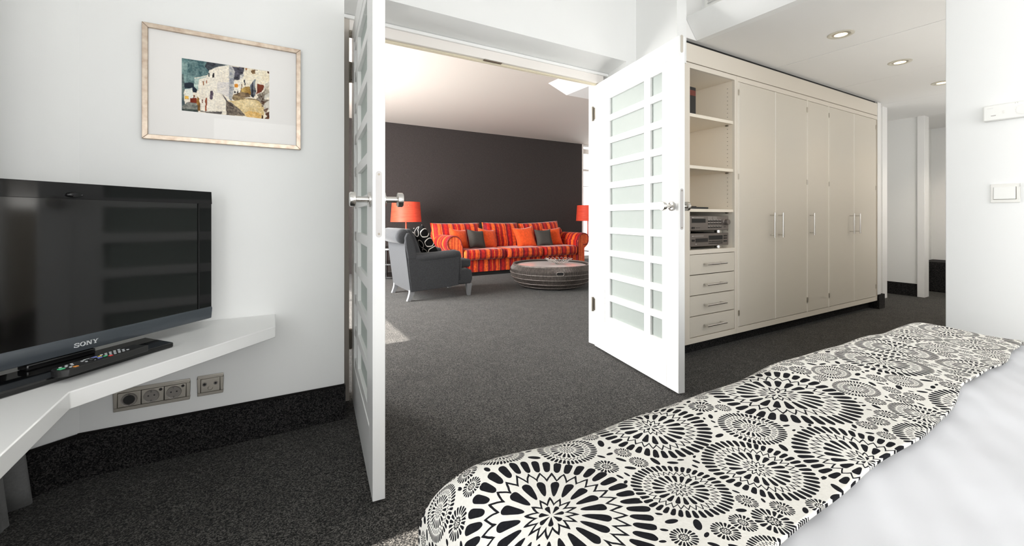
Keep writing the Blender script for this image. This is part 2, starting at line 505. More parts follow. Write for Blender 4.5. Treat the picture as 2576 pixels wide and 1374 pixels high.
def part(name, mb, m, parent=None, smooth=None, bevel=0, seg=2, local=False, label=None, kind=None):
    """one mesh object. vertices in world space unless local; stored relative to the parent's (or its own) base"""
    if parent is not None and not local:
        o = world_loc(parent)
        mb.v = [(x - o[0], y - o[1], z - o[2]) for x, y, z in mb.v]
    loc = (0, 0, 0)
    if parent is None and not local:
        xs, ys, zs = zip(*mb.v)
        loc = ((min(xs) + max(xs)) / 2, (min(ys) + max(ys)) / 2, min(zs))
        mb.v = [(x - loc[0], y - loc[1], z - loc[2]) for x, y, z in mb.v]
    ob = bpy.data.objects.new(name, mesh_of(name, mb, m, smooth))
    COL.objects.link(ob)
    ob.location = loc
    if parent is not None:
        ob.parent = parent
    if bevel:
        md = ob.modifiers.new('bevel', 'BEVEL')
        md.width = bevel
        md.segments = seg
        md.limit_method = 'ANGLE'
        md.angle_limit = math.radians(40)
        if smooth is None:
            ob.data.polygons.foreach_set('use_smooth', [True] * len(ob.data.polygons))
            ob.data.set_sharp_from_angle(angle=math.radians(35))
    if label:
        ob['label'] = label
    if kind:
        ob['kind'] = kind
    return ob

def world_loc(o):
    p = Vector(o.location)
    while o.parent is not None:
        o = o.parent
        p = p + Vector(o.location)
    return p

def tag(o, label, cat=None, group=None, kind=None):
    o['label'] = label
    if cat:
        o['category'] = cat
    if group:
        o['group'] = group
    if kind:
        o['kind'] = kind
    return o

def thing(name, label, cat, loc=(0, 0, 0), rotz=0, group=None, kind=None):
    o = bpy.data.objects.new(name, None)
    o.empty_display_size = 0.1
    COL.objects.link(o)
    o.location = loc
    o.rotation_euler = (0, 0, rotz)
    return tag(o, label, cat, group, kind)

def copy_tree(o, parent=None):
    c = o.copy()
    COL.objects.link(c)
    if parent is not None:
        c.parent = parent
    for ch in list(o.children):
        copy_tree(ch, c)
    return c

def struct(name, mb, m, label, cat, **kw):
    o = part(name, mb, m, **kw)
    return tag(o, label, cat, kind='structure')

B = lambda *a: MB().box(*a)

# ================================================================== THE SHELL
XF = -0.85          # inside face of the window front
YP = 2.25           # picture wall plane
YB = 2.62           # living-room side of the partition
YL = 7.90           # dark feature wall
ZC = 2.27           # lowered corridor ceiling
XE = 7.13           # end wall of the corridor

struct('floor', B(-1.0, 9.2, -3.3, 8.1, -0.12, 0.0), M['carpet'], 'charcoal flecked carpet running through both rooms', 'floor')
mb = MB().box(XF, 0.36, YP, YB, 0, 2.9)
struct('wall_left', mb, M['wall'], 'white wall carrying the framed watercolour left of the doors', 'wall')
d = (-0.853, -0.522)
p0 = (-0.597, YP)
p1 = (p0[0] + d[0] * 0.28, p0[1] + d[1] * 0.28)
struct('wall_corner', MB().prism([p0, p1, (XF, p1[1]), (XF, YP)], 0, 2.9, 2), M['wall'], 'narrow angled white wall beside the curtain behind the television', 'wall')
# lintel over the double door, with a slightly sloped underside
struct('wall_lintel', MB().prism([(YP, 2.139), (2.45, 2.10), (YB, 2.10), (YB, 2.9), (YP, 2.9)], 0.36, 2.30, 0), M['wall'], 'white lintel wall above the double glazed doors', 'wall')
struct('wall_pier', MB().box(2.30, 2.40, YP, YB, 0, 2.9).box(2.40, 2.497, 1.89, YB, 2.05, 2.9).box(2.40, 2.55, 2.06, YB, 0, 2.05), M['wall'], 'white pier between the right door and the built-in wardrobe', 'wall')
struct('wall_behind_wardrobe', B(2.497, 6.30, 2.55, YB, 0, 2.75), M['wall'], 'white partition wall behind the built-in wardrobe', 'wall')
struct('wall_above_wardrobe', B(2.497, 2.76, 1.96, 2.55, ZC, 2.9), M['ceil'], 'beige white wall return above the open shelves', 'wall')
struct('wall_duct', B(2.76, 2.86, -3.2, 1.96, ZC + 0.06, 2.9), M['wall'], 'white upstand of the lowered ceiling carrying the vent', 'wall')
struct('trim_1', MB().prism([(2.578, 2.41), (2.70, ZC), (2.76, ZC), (2.76, 2.41)], -3.2, 1.958, 1), M['wall'], 'sloping white fascia along the edge of the lowered ceiling', 'trim')
struct('ceiling', B(XF, 2.76, -3.2, YP, 2.9, 3.0), M['ceil'], 'high white bedroom ceiling above the bed', 'ceiling')
cl = thing('ceiling_corridor', 'lowered pale grey corridor ceiling of jointed panels with downlights', 'ceiling', (2.76, -3.2, ZC), kind='structure')
for a, b2 in ((2.76, 3.778), (3.786, 4.90), (4.903, 6.02), (6.023, 7.14), (7.143, 8.7)):
    part('panel', B(a, b2, -1.0, 3.0, ZC, ZC + 0.03), M['ceil'], cl, bevel=0.002, seg=1)
part('joint_glint_strip', B(3.778, 3.786, -1.0, 3.0, ZC - 0.002, ZC + 0.02), M['lacquer'], cl)  # paler strip painted as the panel bevel catching light
part('backing', B(2.76, 8.7, -3.2, 3.0, ZC + 0.031, ZC + 0.06), M['ceil'], cl)
struct('wall_right', B(2.9, 3.05, -3.2, 0.717, 0, ZC), M['wall'], 'bright white wall with thermostat and switch beside the bed', 'wall', bevel=0.003)
struct('baseboard_right', B(2.888, 2.9, -3.2, 0.717, 0, 0.17), M['carpet_skirt'], 'dark carpet skirting at the foot of the right wall', 'baseboard')
struct('wall_rear', MB().box(XF, 0.0 - 0.6, -3.35, -3.2, 0, 2.9).box(2.6, 2.9, -3.35, -3.2, 0, 2.9).box(-0.6, 2.6, -3.35, -3.2, 0, 0.5).box(-0.6, 2.6, -3.35, -3.2, 2.5, 2.9), M['wall'],
       'white rear wall with a wide window behind the bed', 'wall')
struct('wall_window_side', MB().box(-1.0, XF, -3.35, -2.6, 0, 2.9).box(-1.0, XF, 1.33, 3.40, 0, 2.9).box(-1.0, XF, 7.5, 8.05, 0, 2.9)
       .box(-1.0, XF, -2.6, 1.33, 0, 0.50).box(-1.0, XF, 0.80, 1.33, 0.50, 1.10).box(-1.0, XF, -2.6, 1.33, 2.45, 2.9).box(-1.0, XF, 3.40, 7.5, 2.40, 2.9).box(-1.0, XF, 3.40, 7.5, 0, 0.06)  # raised sill section beside the desk is added, to block sun on it
       .box(-1.0, XF, 5.35, 5.47, 0.06, 2.40), M['wall'], 'window front on the left of both rooms', 'wall')
o = part('added_sun_blind', MB().box(-0.965, -0.955, -2.58, 1.32, 1.70, 2.42).cyl((-0.96, 0, 2.43), 0.018, -2.58, 1.32, 1), M['blind'])  # out of view, added to keep direct sun off the bed
tag(o, 'unseen white blind added to limit the sun through the bedroom window', 'blind')

# corridor end
struct('wall_corridor_end', B(XE, XE + 0.12, 2.0, 3.0, 0, ZC), M['wall'], 'grey white wall at the far end of the corridor', 'wall')
struct('trim_2', B(XE - 0.02, XE + 0.13, 1.945, 2.015, 0, ZC), M['lacquer'], 'white door jamb at the far end of the corridor', 'trim', bevel=0.003)
struct('baseboard_far', B(XE - 0.012, XE, 2.015, 3.0, 0, 0.16), M['carpet_skirt'], 'black carpet skirting under the far corridor wall', 'baseboard')
struct('wall_niche', MB().box(8.3, 8.4, 0.5, 2.3, 0, ZC).box(XE + 0.12, 8.4, 2.2, 2.3, 0, ZC), M['wall'], 'white niche wall past the far jamb', 'wall')
struct('trim_3', B(7.72, 7.75, 2.10, 2.19, 0.16, 0.40), M['lacquer'], 'short white upright beside the black carpeted step', 'trim')
st = part('carpeted_step', MB().box(7.80, 8.29, 1.2, 2.19, 0.0, 0.40), M['carpet_skirt'], bevel=0.012)
tag(st, 'black carpeted step block in the niche past the far jamb', 'step')
struct('wall_corridor_side', B(5.885, 6.30, 2.07, 2.55, 0, ZC), M['wall'], 'white wall end just right of the wardrobe', 'wall')
struct('trim_4', B(5.803, 5.885, 1.968, 2.55, 0.155, ZC - 0.012), M['lacquer'], 'white end panel closing the wardrobe on the right', 'trim', bevel=0.002)
struct('trim_5', B(6.12, 6.245, 2.03, 2.07, 0.07, ZC), M['lacquer'], 'white upright casing strip right of the wardrobe end panel', 'trim', bevel=0.002)
struct('baseboard_wardrobe_end', B(5.803, 5.95, 1.955, 2.07, 0, 0.155), M['carpet_skirt'], 'black carpet skirting wrapped round the wardrobe end', 'baseboard')
struct('wall_corridor_back', B(3.05, 8.4, 0.40, 0.50, 0, ZC), M['wall'], 'white corridor wall opposite the wardrobe', 'wall')
struct('wall_corridor_rear', B(6.30, XE, 2.9, 3.0, 0, ZC), M['wall'], 'white wall of the recess beyond the wardrobe', 'wall')

# living room
struct('wall_back', B(XF, 6.613, YL, YL + 0.12, 0, 2.75), M['darkwall'], 'dark brown textured feature wall behind the red sofa', 'wall')
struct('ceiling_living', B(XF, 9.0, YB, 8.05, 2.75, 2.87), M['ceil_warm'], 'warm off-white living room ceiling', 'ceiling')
struct('wall_living_right', B(8.85, 9.0, YB, 8.05, 0, 2.75), M['wall'], 'white far right wall of the living room', 'wall')
struct('wall_living_near', B(6.30, 8.85, YB, YB + 0.1, 0, 2.75), M['wall'], 'white near wall of the living room past the wardrobe', 'wall')
# sloped ceiling box
z0, z1 = 2.60, 2.75
mb = MB()
lo = [(3.447, 3.2), (5.6, 3.2), (5.6, 4.43), (3.447, 4.43)]
hi = [(3.235, 3.09), (5.8, 3.09), (5.8, 4.54), (3.235, 4.54)]
mb.add([(x, y, z0) for x, y in lo] + [(x, y, z1) for x, y in hi], [(3, 2, 1, 0), (4, 5, 6, 7)] + [(i, (i + 1) % 4, 4 + (i + 1) % 4, 4 + i) for i in range(4)])
struct('ceiling_box', mb, M['ceil'], 'white bevelled box hanging below the living room ceiling', 'ceiling box')
# far window
w = thing('window_1', 'tall bright window with white bars right of the dark wall', 'window', (7.7, 7.97, 0), kind='structure')
part('post', B(6.615, 6.66, 7.90, 7.99, 0, 2.75), M['head'], w, bevel=0.003)
part('post', B(7.70, 7.75, 7.93, 7.99, 0, 2.75), M['lacquer'], w, bevel=0.003)
part('post', B(8.80, 8.85, 7.90, 7.99, 0, 2.75), M['lacquer'], w, bevel=0.003)
for za, zb, mm in ((2.53, 2.645, 'head'), (2.11, 2.16, 'head'), (1.735, 1.75, 'lacquer'), (0.0, 0.08, 'lacquer'), (2.70, 2.75, 'lacquer')):
    part('rail', B(6.66, 8.80, 7.94, 7.99, za, zb), M[mm], w)
part('pane', B(6.66, 8.80, 7.962, 7.968, 0.08, 2.70), M['glass'], w)

# door frame between the rooms
fr = thing('door_frame', 'white frame head and cream left jamb of the double doorway', 'door frame', (0.4, 2.5, 0), kind='structure')
part('jamb', MB().box(0.36, 0.418, 2.45, YB, 0, 2.10), M['jamb'], fr, bevel=0.002)
part('jamb', MB().box(2.262, 2.30, 2.53, YB, 0, 2.10), M['lacquer'], fr, bevel=0.002)
part('head', MB().box(0.418, 2.262, 2.45, 2.53, 2.022, 2.098), M['head'], fr, bevel=0.002)
part('stop_bead', MB().box(0.418, 2.262, 2.475, 2.50, 2.012, 2.022), M['bead'], fr)
part('keeper', B(0.418, 0.433, 2.448, 2.462, 1.985, 2.022), M['bronze'], fr)
part('moulding', MB().box(0.36, 2.30, 2.435, 2.452, 2.080, 2.100), M['lacquer'], fr, bevel=0.003)
part('strike_plate', MB().box(1.245, 1.375, 2.452, 2.473, 2.016, 2.0225), M['bronze'], fr, label='dark metal strike plate')
# skirtings in the bedroom
mb = MB().box(-0.597, 0.352, YP - 0.012, YP, 0, 0.168).box(0.352, 0.364, YP - 0.012, 2.45, 0, 0.168)
bl = struct('baseboard_left', mb, M['carpet_skirt'], 'dark carpet skirting under the picture wall', 'baseboard')
part('binding', MB().tube([(-0.6, YP - 0.008, 0.169), (0.357, YP - 0.008, 0.169), (0.358, 2.45, 0.169)], 0.006, 6), M['binding'], bl, smooth=60)
q0 = (p0[0] + 0.012 * 0.522, p0[1] - 0.012 * 0.853)
q1 = (q0[0] + d[0] * 0.27, q0[1] + d[1] * 0.27)
bc = struct('baseboard_corner', MB().prism([q0, q1, (q1[0] - .006, q1[1] + .010), (q0[0] - .006, q0[1] + .010)], 0, 0.168, 2), M['carpet_skirt'], 'dark carpet skirting under the angled wall by the curtain', 'baseboard')
part('binding', MB().tube([(q0[0], q0[1], 0.169), (q1[0], q1[1], 0.169)], 0.006, 6), M['binding'], bc, smooth=60)

# ================================================================== GLAZED DOORS
def make_door(name, label, free, dirv, side_hinge):
    W, T, H0, H1 = 0.95, 0.043, 0.012, 2.018
    hx, hy = free[0] - dirv[0] * W, free[1] - dirv[1] * W
    rot = math.atan2(dirv[1], dirv[0])          # local x runs from hinge to free edge
    t = thing(name, label, 'door', (hx, hy, 0), rot, kind='structure')
    # local y: leaf occupies 0..T on the +X (world) side. dir points to -Y so local +y = world +X
    P = lambda n, mb, m, **k: part(n, mb, m, t, local=True, **k)
    bx = lambda x0, x1, z0, z1, i=0: MB().box(x0, x1, i, T - i, z0, z1)
    P('stile', bx(0, 0.149, H0, H1), M['lacquer'], bevel=0.002)
    P('stile', bx(0.845, W, H0, H1), M['lacquer'], bevel=0.002)
    P('rail', bx(0.149, 0.845, 1.908, H1), M['lacquer'], bevel=0.0015)
    P('rail', bx(0.149, 0.845, H0, 0.226), M['lacquer'], bevel=0.0015)
    i = 0.003
    ztop, pitch, hgt = 1.862, 0.1631, 0.119
    if side_hinge > 0:      # the left leaf carries its narrow panes on the hinge side
        cols = ((0.160, 0.273), (0.336, 0.746))
        xs = ((0.149, 0.160), (0.273, 0.336), (0.746, 0.845))
    else:
        cols = ((0.217, 0.627), (0.69, 0.803))
        xs = ((0.149, 0.217), (0.627, 0.69), (0.803, 0.845))
    for a, b2 in xs:
        P('mullion', bx(a, b2, 0.226, 1.908, i), M['lacquer'], bevel=0.001)
    for k in range(11):
        za = ztop - pitch * (k - 1) - hgt if k else 1.908
        zb = ztop - pitch * k if k < 10 else 0.226
        hi_, lo_ = (1.908, ztop) if k == 0 else (ztop - pitch * (k - 1) - hgt, (ztop - pitch * k) if k < 10 else 0.226)
        for a, b2 in cols:
            P('glazing_bar', bx(a, b2, lo_, hi_, i), M['lacquer'], bevel=0.001)
    pm = None
    for k in range(10):
        for a, b2 in cols:
            zt = ztop - pitch * k
            P('pane', MB().box(a - 0.002, b2 + 0.002, 0.018, 0.025, zt - hgt - 0.002, zt + 0.002), M['frost'])
    # knobs on both faces
    for sgn, y0 in ((-1, 0.0), (1, T)):
        kx, kz = 0.895, 1.064
        pr = lambda L: [(r, y0 + sgn * h) for r, h in L]
        kb = P('knob', MB().lathe(pr([(0.0, 0.05), (0.024, 0.05), (0.0265, 0.052), (0.0265, 0.068), (0.024, 0.071), (0.0, 0.071)]), (kx, 0, kz), 28, 1), M['chrome'], smooth=40)
        part('neck', MB().lathe(pr([(0.011, 0.008), (0.011, 0.051)]), (kx, 0, kz), 18, 1), M['chrome'], kb, local=True, smooth=40)
        part('rose', MB().lathe(pr([(0.0, 0.0), (0.027, 0.0), (0.027, 0.007), (0.024, 0.009), (0.0, 0.009)]), (kx, 0, kz), 28, 1), M['chrome'], kb, local=True, smooth=40)
    # lock plate on the free edge
    def slot(x0, x1, yc, hw, za, zb):
        pts = []
        for k in range(9):
            an = PI * k / 8
            pts.append((yc + hw * math.cos(an), zb - hw + hw * math.sin(an)))
        for k in range(9):
            an = PI + PI * k / 8
            pts.append((yc + hw * math.cos(an), za + hw + hw * math.sin(an)))
        return MB().prism(pts, x0, x1, 0)
    lp = P('lock_plate', slot(W - 0.001, W + 0.0015, T * 0.5, 0.010, 0.93, 1.162), M['steelplate'])
    for z in (0.942, 1.150):
        part('screw', MB().lathe([(0.0, W), (0.004, W), (0.004, W + 0.0022), (0.0, W + 0.0022)], (0, T * 0.5, z), 10, 0), M['bronze'], lp, local=True)
    P('bolt_plate', slot(W - 0.001, W + 0.0015, T * 0.5, 0.009, 1.925, 2.024), M['nickel'], label='satin flush bolt plate')
    for z in (0.33, 1.80):
        hg = P('hinge', MB().cyl((-0.012, -0.008, 0), 0.0105, z - 0.055, z + 0.055, 2, 14), M['bronze'], smooth=40, label='bronze barrel hinge')
        part('leaf', MB().box(-0.012, 0.012, -0.003, 0.003, z - 0.045, z + 0.045), M['bronze'], hg, local=True)
    return t
make_door('door_1', 'left open white door with frosted panes, seen edge on', (0.335, 1.517), (-0.1035, -0.9946), 1)
make_door('door_2', 'right open white door with two columns of frosted panes', (2.015, 1.576), (-0.2157, -0.9765), -1)

# ================================================================== BUILT-IN WARDROBE
YC = 1.971
def bar_handle(parent, x, z, L, vertical, rad=0.007, out=0.036):
    y = YC - 0.004
    h = L / 2
    yb = y - out
    mb = MB()
    if vertical:
        mb.cyl((x, yb, 0), rad, z - h, z + h, 2, 12)
        posts = [(x, z - h + 0.022), (x, z + h - 0.022)]
    else:
        mb.cyl((0, yb, z), rad, x - h, x + h, 0, 12)
        posts = [(x - h + 0.022, z), (x + h - 0.022, z)]
    hd = part('handle', mb, M['chrome'], parent, smooth=40, label='brushed steel bar handle')
    return hd, posts, y, yb

def add_handle(door, x, z, L, vertical):
    hd, posts, y, yb = bar_handle(door, x, z, L, vertical)
    mb = hd.data
    # posts belong to the same handle: separate mesh joined through bmesh
    bm = bmesh.new()
    bm.from_mesh(mb)
    o = world_loc(door)
    for px, pz in posts:
        r = bmesh.ops.create_cone(bm, cap_ends=True, segments=10, radius1=0.005, radius2=0.005, depth=abs(yb - y) + 0.006,
                                  matrix=Matrix.Translation((px - o[0], (y + yb) / 2 + 0.002 - o[1], pz - o[2])) @ Matrix.Rotation(PI / 2, 4, 'X'))
    bm.to_mesh(mb)
    bm.free()

# open shelf unit
su = thing('shelf_unit', 'open cream shelf unit with four drawers at the left of the wardrobe wall', 'shelf unit', (2.88, 2.25, 0.09))
XL, XR = 2.56, 3.205
part('stile', B(XL, 2.642, YC, YC + 0.02, 0.092, 2.105), M['greige_light'], su, bevel=0.001)
part('stile', B(3.18, XR, YC, YC + 0.02, 0.092, 2.105), M['greige_light'], su, bevel=0.001)
part('rail', B(2.642, 3.18, YC, YC + 0.02, 2.07, 2.105), M['greige_light'], su, bevel=0.001)
part('rail', B(2.642, 3.18, YC, YC + 0.02, 0.733, 0.764), M['greige_light'], su, bevel=0.001)
part('rail', B(2.642, 3.18, YC, YC + 0.02, 0.092, 0.132), M['greige_light'], su, bevel=0.001)
part('side_panel', B(XL, 2.642, YC + 0.02, 2.50, 0.092, 2.105), M['cream'], su)
part('side_panel', B(3.18, XR, YC + 0.02, 2.50, 0.092, 2.105), M['cream'], su)
part('back_panel', B(2.642, 3.18, 2.48, 2.50, 0.092, 2.105), M['cream'], su)
part('top_panel', B(2.642, 3.18, YC + 0.02, 2.48, 2.07, 2.105), M['cream'], su)
part('bottom_panel', B(2.642, 3.18, YC + 0.02, 2.48, 0.740, 0.763), M['cream'], su)
shelf_z = ((1.728, 1.752), (1.354, 1.377), (1.040, 1.062))
for a, b2 in shelf_z:
    part('shelf', B(2.642, 3.18, YC + 0.012, 2.47, a, b2), M['cream'], su, bevel=0.001)
# rows of peg holes in both side panels, too small to pick apart
mb = MB()
for xx, sg in ((3.1795, -1), (2.6425, 1)):
    for yy in (2.03, 2.40):
        z = 0.80
        while z < 2.04:
            if not any(a - 0.02 < z < b2 + 0.02 for a, b2 in shelf_z):
                mb.cyl((xx, yy, z), 0.0032, -0.0005, 0.001 if sg > 0 else 0.0005, 0, 6)
            z += 0.032
part('peg_holes', mb, M['bronze'], su, kind='stuff')
mb_z = []
for a, _ in shelf_z:
    for yy in (2.03, 2.40):
        part('shelf_support', B(3.162, 3.1795, yy - 0.008, yy + 0.008, a - 0.010, a - 0.0005), M['bronze'], su)
for za, zb in ((0.585, 0.730), (0.436, 0.581), (0.287, 0.432), (0.136, 0.283)):
    dr = part('drawer', B(2.645, 3.176, YC + 0.001, YC + 0.02, za + 0.001, zb - 0.001), M['greige'], su, bevel=0.0012)
    add_handle(dr, 2.90, (za + zb) / 2 + 0.002, 0.235, False)

# wardrobes
def wardrobe(label, x0, x1, doors, handles):
    t = thing('wardrobe', label, 'wardrobe', ((x0 + x1) / 2, 2.25, 0.09), group='wardrobes of the built-in row')
    part('carcass', MB().box(x0, x0 + 0.018, YC + 0.021, 2.50, 0.092, 2.105).box(x1 - 0.018, x1, YC + 0.021, 2.50, 0.092, 2.105).box(x0 + .018, x1 - .018, 2.48, 2.50, 0.092, 2.105), M['cream'], t)
    part('top_rail', B(x0, x1, YC, YC + 0.02, 2.067, 2.105), M['greige_light'], t, bevel=0.001)
    part('bottom_rail', B(x0, x1, YC, YC + 0.02, 0.092, 0.138), M['greige_light'], t, bevel=0.001)
    part('edge_strip', B(x0, x0 + 0.021, YC, YC + 0.02, 0.138, 2.067), M['greige_light'], t, bevel=0.001)
    part('edge_strip', B(x1 - 0.004, x1, YC, YC + 0.02, 0.138, 2.067), M['greige_light'], t)
    for (a, b2, hinge_left), (hx, ha, hb) in zip(doors, handles):
        dr = part('door', B(a + 0.006, b2 - 0.006, YC - 0.002, YC + 0.017, 0.143, 2.062), M['greige'], t, bevel=0.001)
        eb = part('edge_band', MB().box(a + 0.001, a + 0.006, YC - 0.003, YC + 0.017, 0.143, 2.062).box(b2 - 0.006, b2 - 0.001, YC - 0.003, YC + 0.017, 0.143, 2.062), M['edge'], dr)
        add_handle(dr, hx, (ha + hb) / 2, hb - ha, True)
        hxp = a + 0.0025 if hinge_left else b2 - 0.0065
        for z in (0.25, 1.32, 1.98):
            part('hinge', MB().box(hxp - 0.006, hxp + 0.006, YC - 0.006, YC, z - 0.022, z + 0.022), M['nickel'], dr)
    return t
wardrobe('greige two-door wardrobe next to the open shelves', 3.207, 4.288, ((3.227, 3.757, True), (3.757, 4.288, False)), ((3.678, 0.83, 1.04), (3.805, 0.83, 1.04)))
wardrobe('narrow greige single-door wardrobe in the middle of the row', 4.288, 4.694, ((4.292, 4.690, True),), ((4.335, 0.838, 1.04),))
wardrobe('greige two-door wardrobe at the right end of the row', 4.694, 5.80, ((4.70, 5.234, True), (5.234, 5.76, False)), ((5.135, 0.836, 1.038), (5.27, 0.836, 1.038)))
o = part('cornice_panel', B(2.56, 5.80, YC, YC + 0.02, 2.112, 2.243), M['greige_light'], bevel=0.001)
tag(o, 'long greige cornice board above the wardrobe doors', 'panel')
o = part('shadow_gap_board', MB().box(2.56, 5.80, YC + 0.02, 2.50, 2.106, ZC - 0.002), M['black'])
tag(o, 'black shadow gap strip between cornice and corridor ceiling', 'panel')
struct('baseboard_plinth', B(2.56, 5.80, 2.045, 2.50, 0, 0.091), M['carpet_skirt'], 'recessed dark carpeted plinth under the wardrobe row', 'baseboard')

# things on the shelves
bk = thing('book', 'black spined book standing on the top shelf', 'book', (2.70, 2.12, 1.752))
part('cover', B(2.66, 2.79, 2.03, 2.20, 1.752, 1.965), M['book'], bk, bevel=0.003)
part('spine_label', B(2.68, 2.785, 2.0285, 2.0305, 1.90, 1.94), M['book_red'], bk)
o = part('flat_case', MB().box(2.66, 2.925, 2.02, 2.20, 1.0622, 1.078).box(2.66, 2.80, 2.03, 2.19, 1.078, 1.083), M['remote_black'], bevel=0.004)
tag(o, 'flat black case lying above the amplifier on the lower shelf', 'case')

def hifi(name, label, z0, z1, feet_z):
    t = thing(name, label, 'hi-fi', (2.91, 2.2, feet_z))
    part('casing', B(2.672, 3.125, 2.012, 2.36, z0 + 0.004, z1 - 0.002), M['hifi_dark'], t, bevel=0.003)
    fa = part('fascia', B(2.665, 3.142, 1.998, 2.012, z0, z1), M['hifi'], t, bevel=0.004)
    for x in (2.70, 3.07):
        for y in (2.04, 2.32):
            part('foot', MB().cyl((x, y, 0), 0.026 if y < 2.1 else 0.02, feet_z, z0 + 0.005, 2, 18), M['chrome'], t, smooth=40)
    return t, fa
YFa = 1.998
amp, fa = hifi('amplifier', 'dark titanium amplifier with a large volume knob, upper of the two', 0.902, 1.012, 0.882)
part('display', B(2.70, 2.856, YFa - 0.002, YFa + 0.002, 0.960, 0.990), M['black'], fa)
kn = part('volume_knob', MB().lathe([(0.0, YFa - 0.03), (0.019, YFa - 0.03), (0.0215, YFa - 0.026), (0.0215, YFa - 0.004), (0.025, YFa), (0, YFa)], (3.10, 0, 0.964), 24, 1), M['hifi'], fa, smooth=40)
for r_, zz, nbt in ((0, 0.972, 5), (1, 0.952, 5), (2, 0.925, 5)):
    for k in range(nbt):
        x = 2.888 + k * 0.034
        part('button', B(x, x + 0.024, YFa - 0.004, YFa, zz - 0.004, zz + 0.004), M['hifi_dark'], fa)
        part('legend', B(x + 0.003, x + 0.020, YFa - 0.0012, YFa, zz + 0.0062, zz + 0.0085), M['hifi_mark'], fa)
part('legend', B(2.70, 2.72, YFa - 0.0012, YFa, 0.996, 1.0005), M['hifi_mark'], fa)
part('legend', B(2.724, 2.835, YFa - 0.0012, YFa, 0.997, 0.999), M['hifi_mark'], fa)
part('sticker', B(2.885, 2.935, YFa - 0.001, YFa, 0.982, 1.006), M['socket_well'], fa)
part('sticker', B(2.945, 2.995, YFa - 0.001, YFa, 0.982, 1.006), M['socket_well'], fa)
part('power_button', B(2.699, 2.728, YFa - 0.006, YFa, 0.917, 0.930), M['hifi_dark'], fa, bevel=0.002)
part('slider', B(2.745, 2.79, YFa - 0.003, YFa, 0.922, 0.925), M['hifi_dark'], fa)
part('badge', B(3.085, 3.105, YFa - 0.002, YFa, 0.924, 0.928), M['hifi_dark'], fa)
cdp, fb = hifi('disc_player', 'dark titanium disc player with a tray, lower of the two', 0.785, 0.8815, 0.764)
part('display', B(2.897, 3.065, YFa - 0.002, YFa + 0.002, 0.831, 0.863), M['black'], fb)
part('disc_tray', B(2.744, 2.884, YFa - 0.004, YFa + 0.002, 0.817, 0.845), M['hifi_dark'], fb, bevel=0.002)
part('power_button', B(2.699, 2.728, YFa - 0.006, YFa, 0.824, 0.837), M['hifi_dark'], fb, bevel=0.002)
for zz in (0.818, 0.804):
    for k in range(8):
        part('button', B(2.897 + k * 0.0215, 2.897 + k * 0.0215 + 0.017, YFa - 0.003, YFa, zz - 0.003, zz + 0.003), M['hifi_dark'], fb)
for zz in (0.858, 0.840, 0.818):
    part('button', B(3.082, 3.118, YFa - 0.004, YFa, zz - 0.005, zz + 0.005), M['hifi_dark'], fb)
part('legend', B(2.70, 2.72, YFa - 0.0012, YFa, 0.860, 0.8645), M['hifi_mark'], fb)
part('legend', B(2.724, 2.835, YFa - 0.0012, YFa, 0.861, 0.863), M['hifi_mark'], fb)
part('legend', B(2.742, 2.752, YFa - 0.0012, YFa, 0.800, 0.805), M['hifi_mark'], fb)

# corridor downlights
DL = ((3.465, 1.38), (4.50, 1.381), (5.53, 1.391), (6.56, 1.40), (7.75, 1.55))  # last two are unseen, added to brighten the corridor end
for k, (x, y) in enumerate(DL):
    lab = ('recessed round downlight nearest the camera in the corridor ceiling', 'recessed round downlight second along the corridor ceiling', 'recessed round downlight half hidden by the right wall edge', 'unseen round downlight added to brighten the corridor before the far jamb', 'unseen round downlight added to brighten the niche above the step')[k]
    t = thing('downlight', lab, 'downlight', (x, y, ZC), group='corridor downlights')
    part('ring', MB().lathe([(0.052, ZC + 0.001), (0.076, ZC + 0.001), (0.077, ZC - 0.003), (0.071, ZC - 0.007), (0.058, ZC - 0.006), (0.052, ZC - 0.001), (0.052, ZC + 0.001)], (x, y, 0), 32, 2, False), M['lamp_ring'], t, smooth=50)
    part('baffle', MB().lathe([(0.053, ZC - 0.0015), (0.038, ZC - 0.0045), (0.038, ZC - 0.002)], (x, y, 0), 32, 2, False), M['nickel'], t, smooth=50)
    part('lens', MB().lathe([(0.0, ZC - 0.003), (0.038, ZC - 0.003), (0.038, ZC - 0.001), (0, ZC - 0.001)], (x, y, 0), 24, 2), M['lamp_lens'], t)
    light('downlight_beam', 'SPOT', (x, y, ZC - 0.02), (0, 0, -1), 9 if k < 3 else 34, (1.0, 0.76, 0.50) if k < 3 else (1.0, 0.88, 0.74), spot_size=math.radians(110), spot_blend=0.8, shadow_soft_size=0.04)

# air vent above the fascia
t = thing('air_vent', 'white slatted air vent at the top edge above the shelves', 'vent', (2.755, 1.6, 2.50))
part('frame', MB().box(2.745, 2.760, 1.10, 1.925, 2.50, 2.515).box(2.745, 2.760, 1.10, 1.925, 2.665, 2.68).box(2.745, 2.760, 1.91, 1.925, 2.515, 2.665).box(2.745, 2.760, 1.10, 1.115, 2.515, 2.665), M['plastic_white'], t, bevel=0.001)
for k in range(7):
    z = 2.53 + k * 0.02
    part('slat', MB().prism([(2.747, z), (2.757, z + 0.010), (2.758, z + 0.009), (2.748, z - 0.001)], 1.115, 1.91, 1), M['plastic_white'], t)

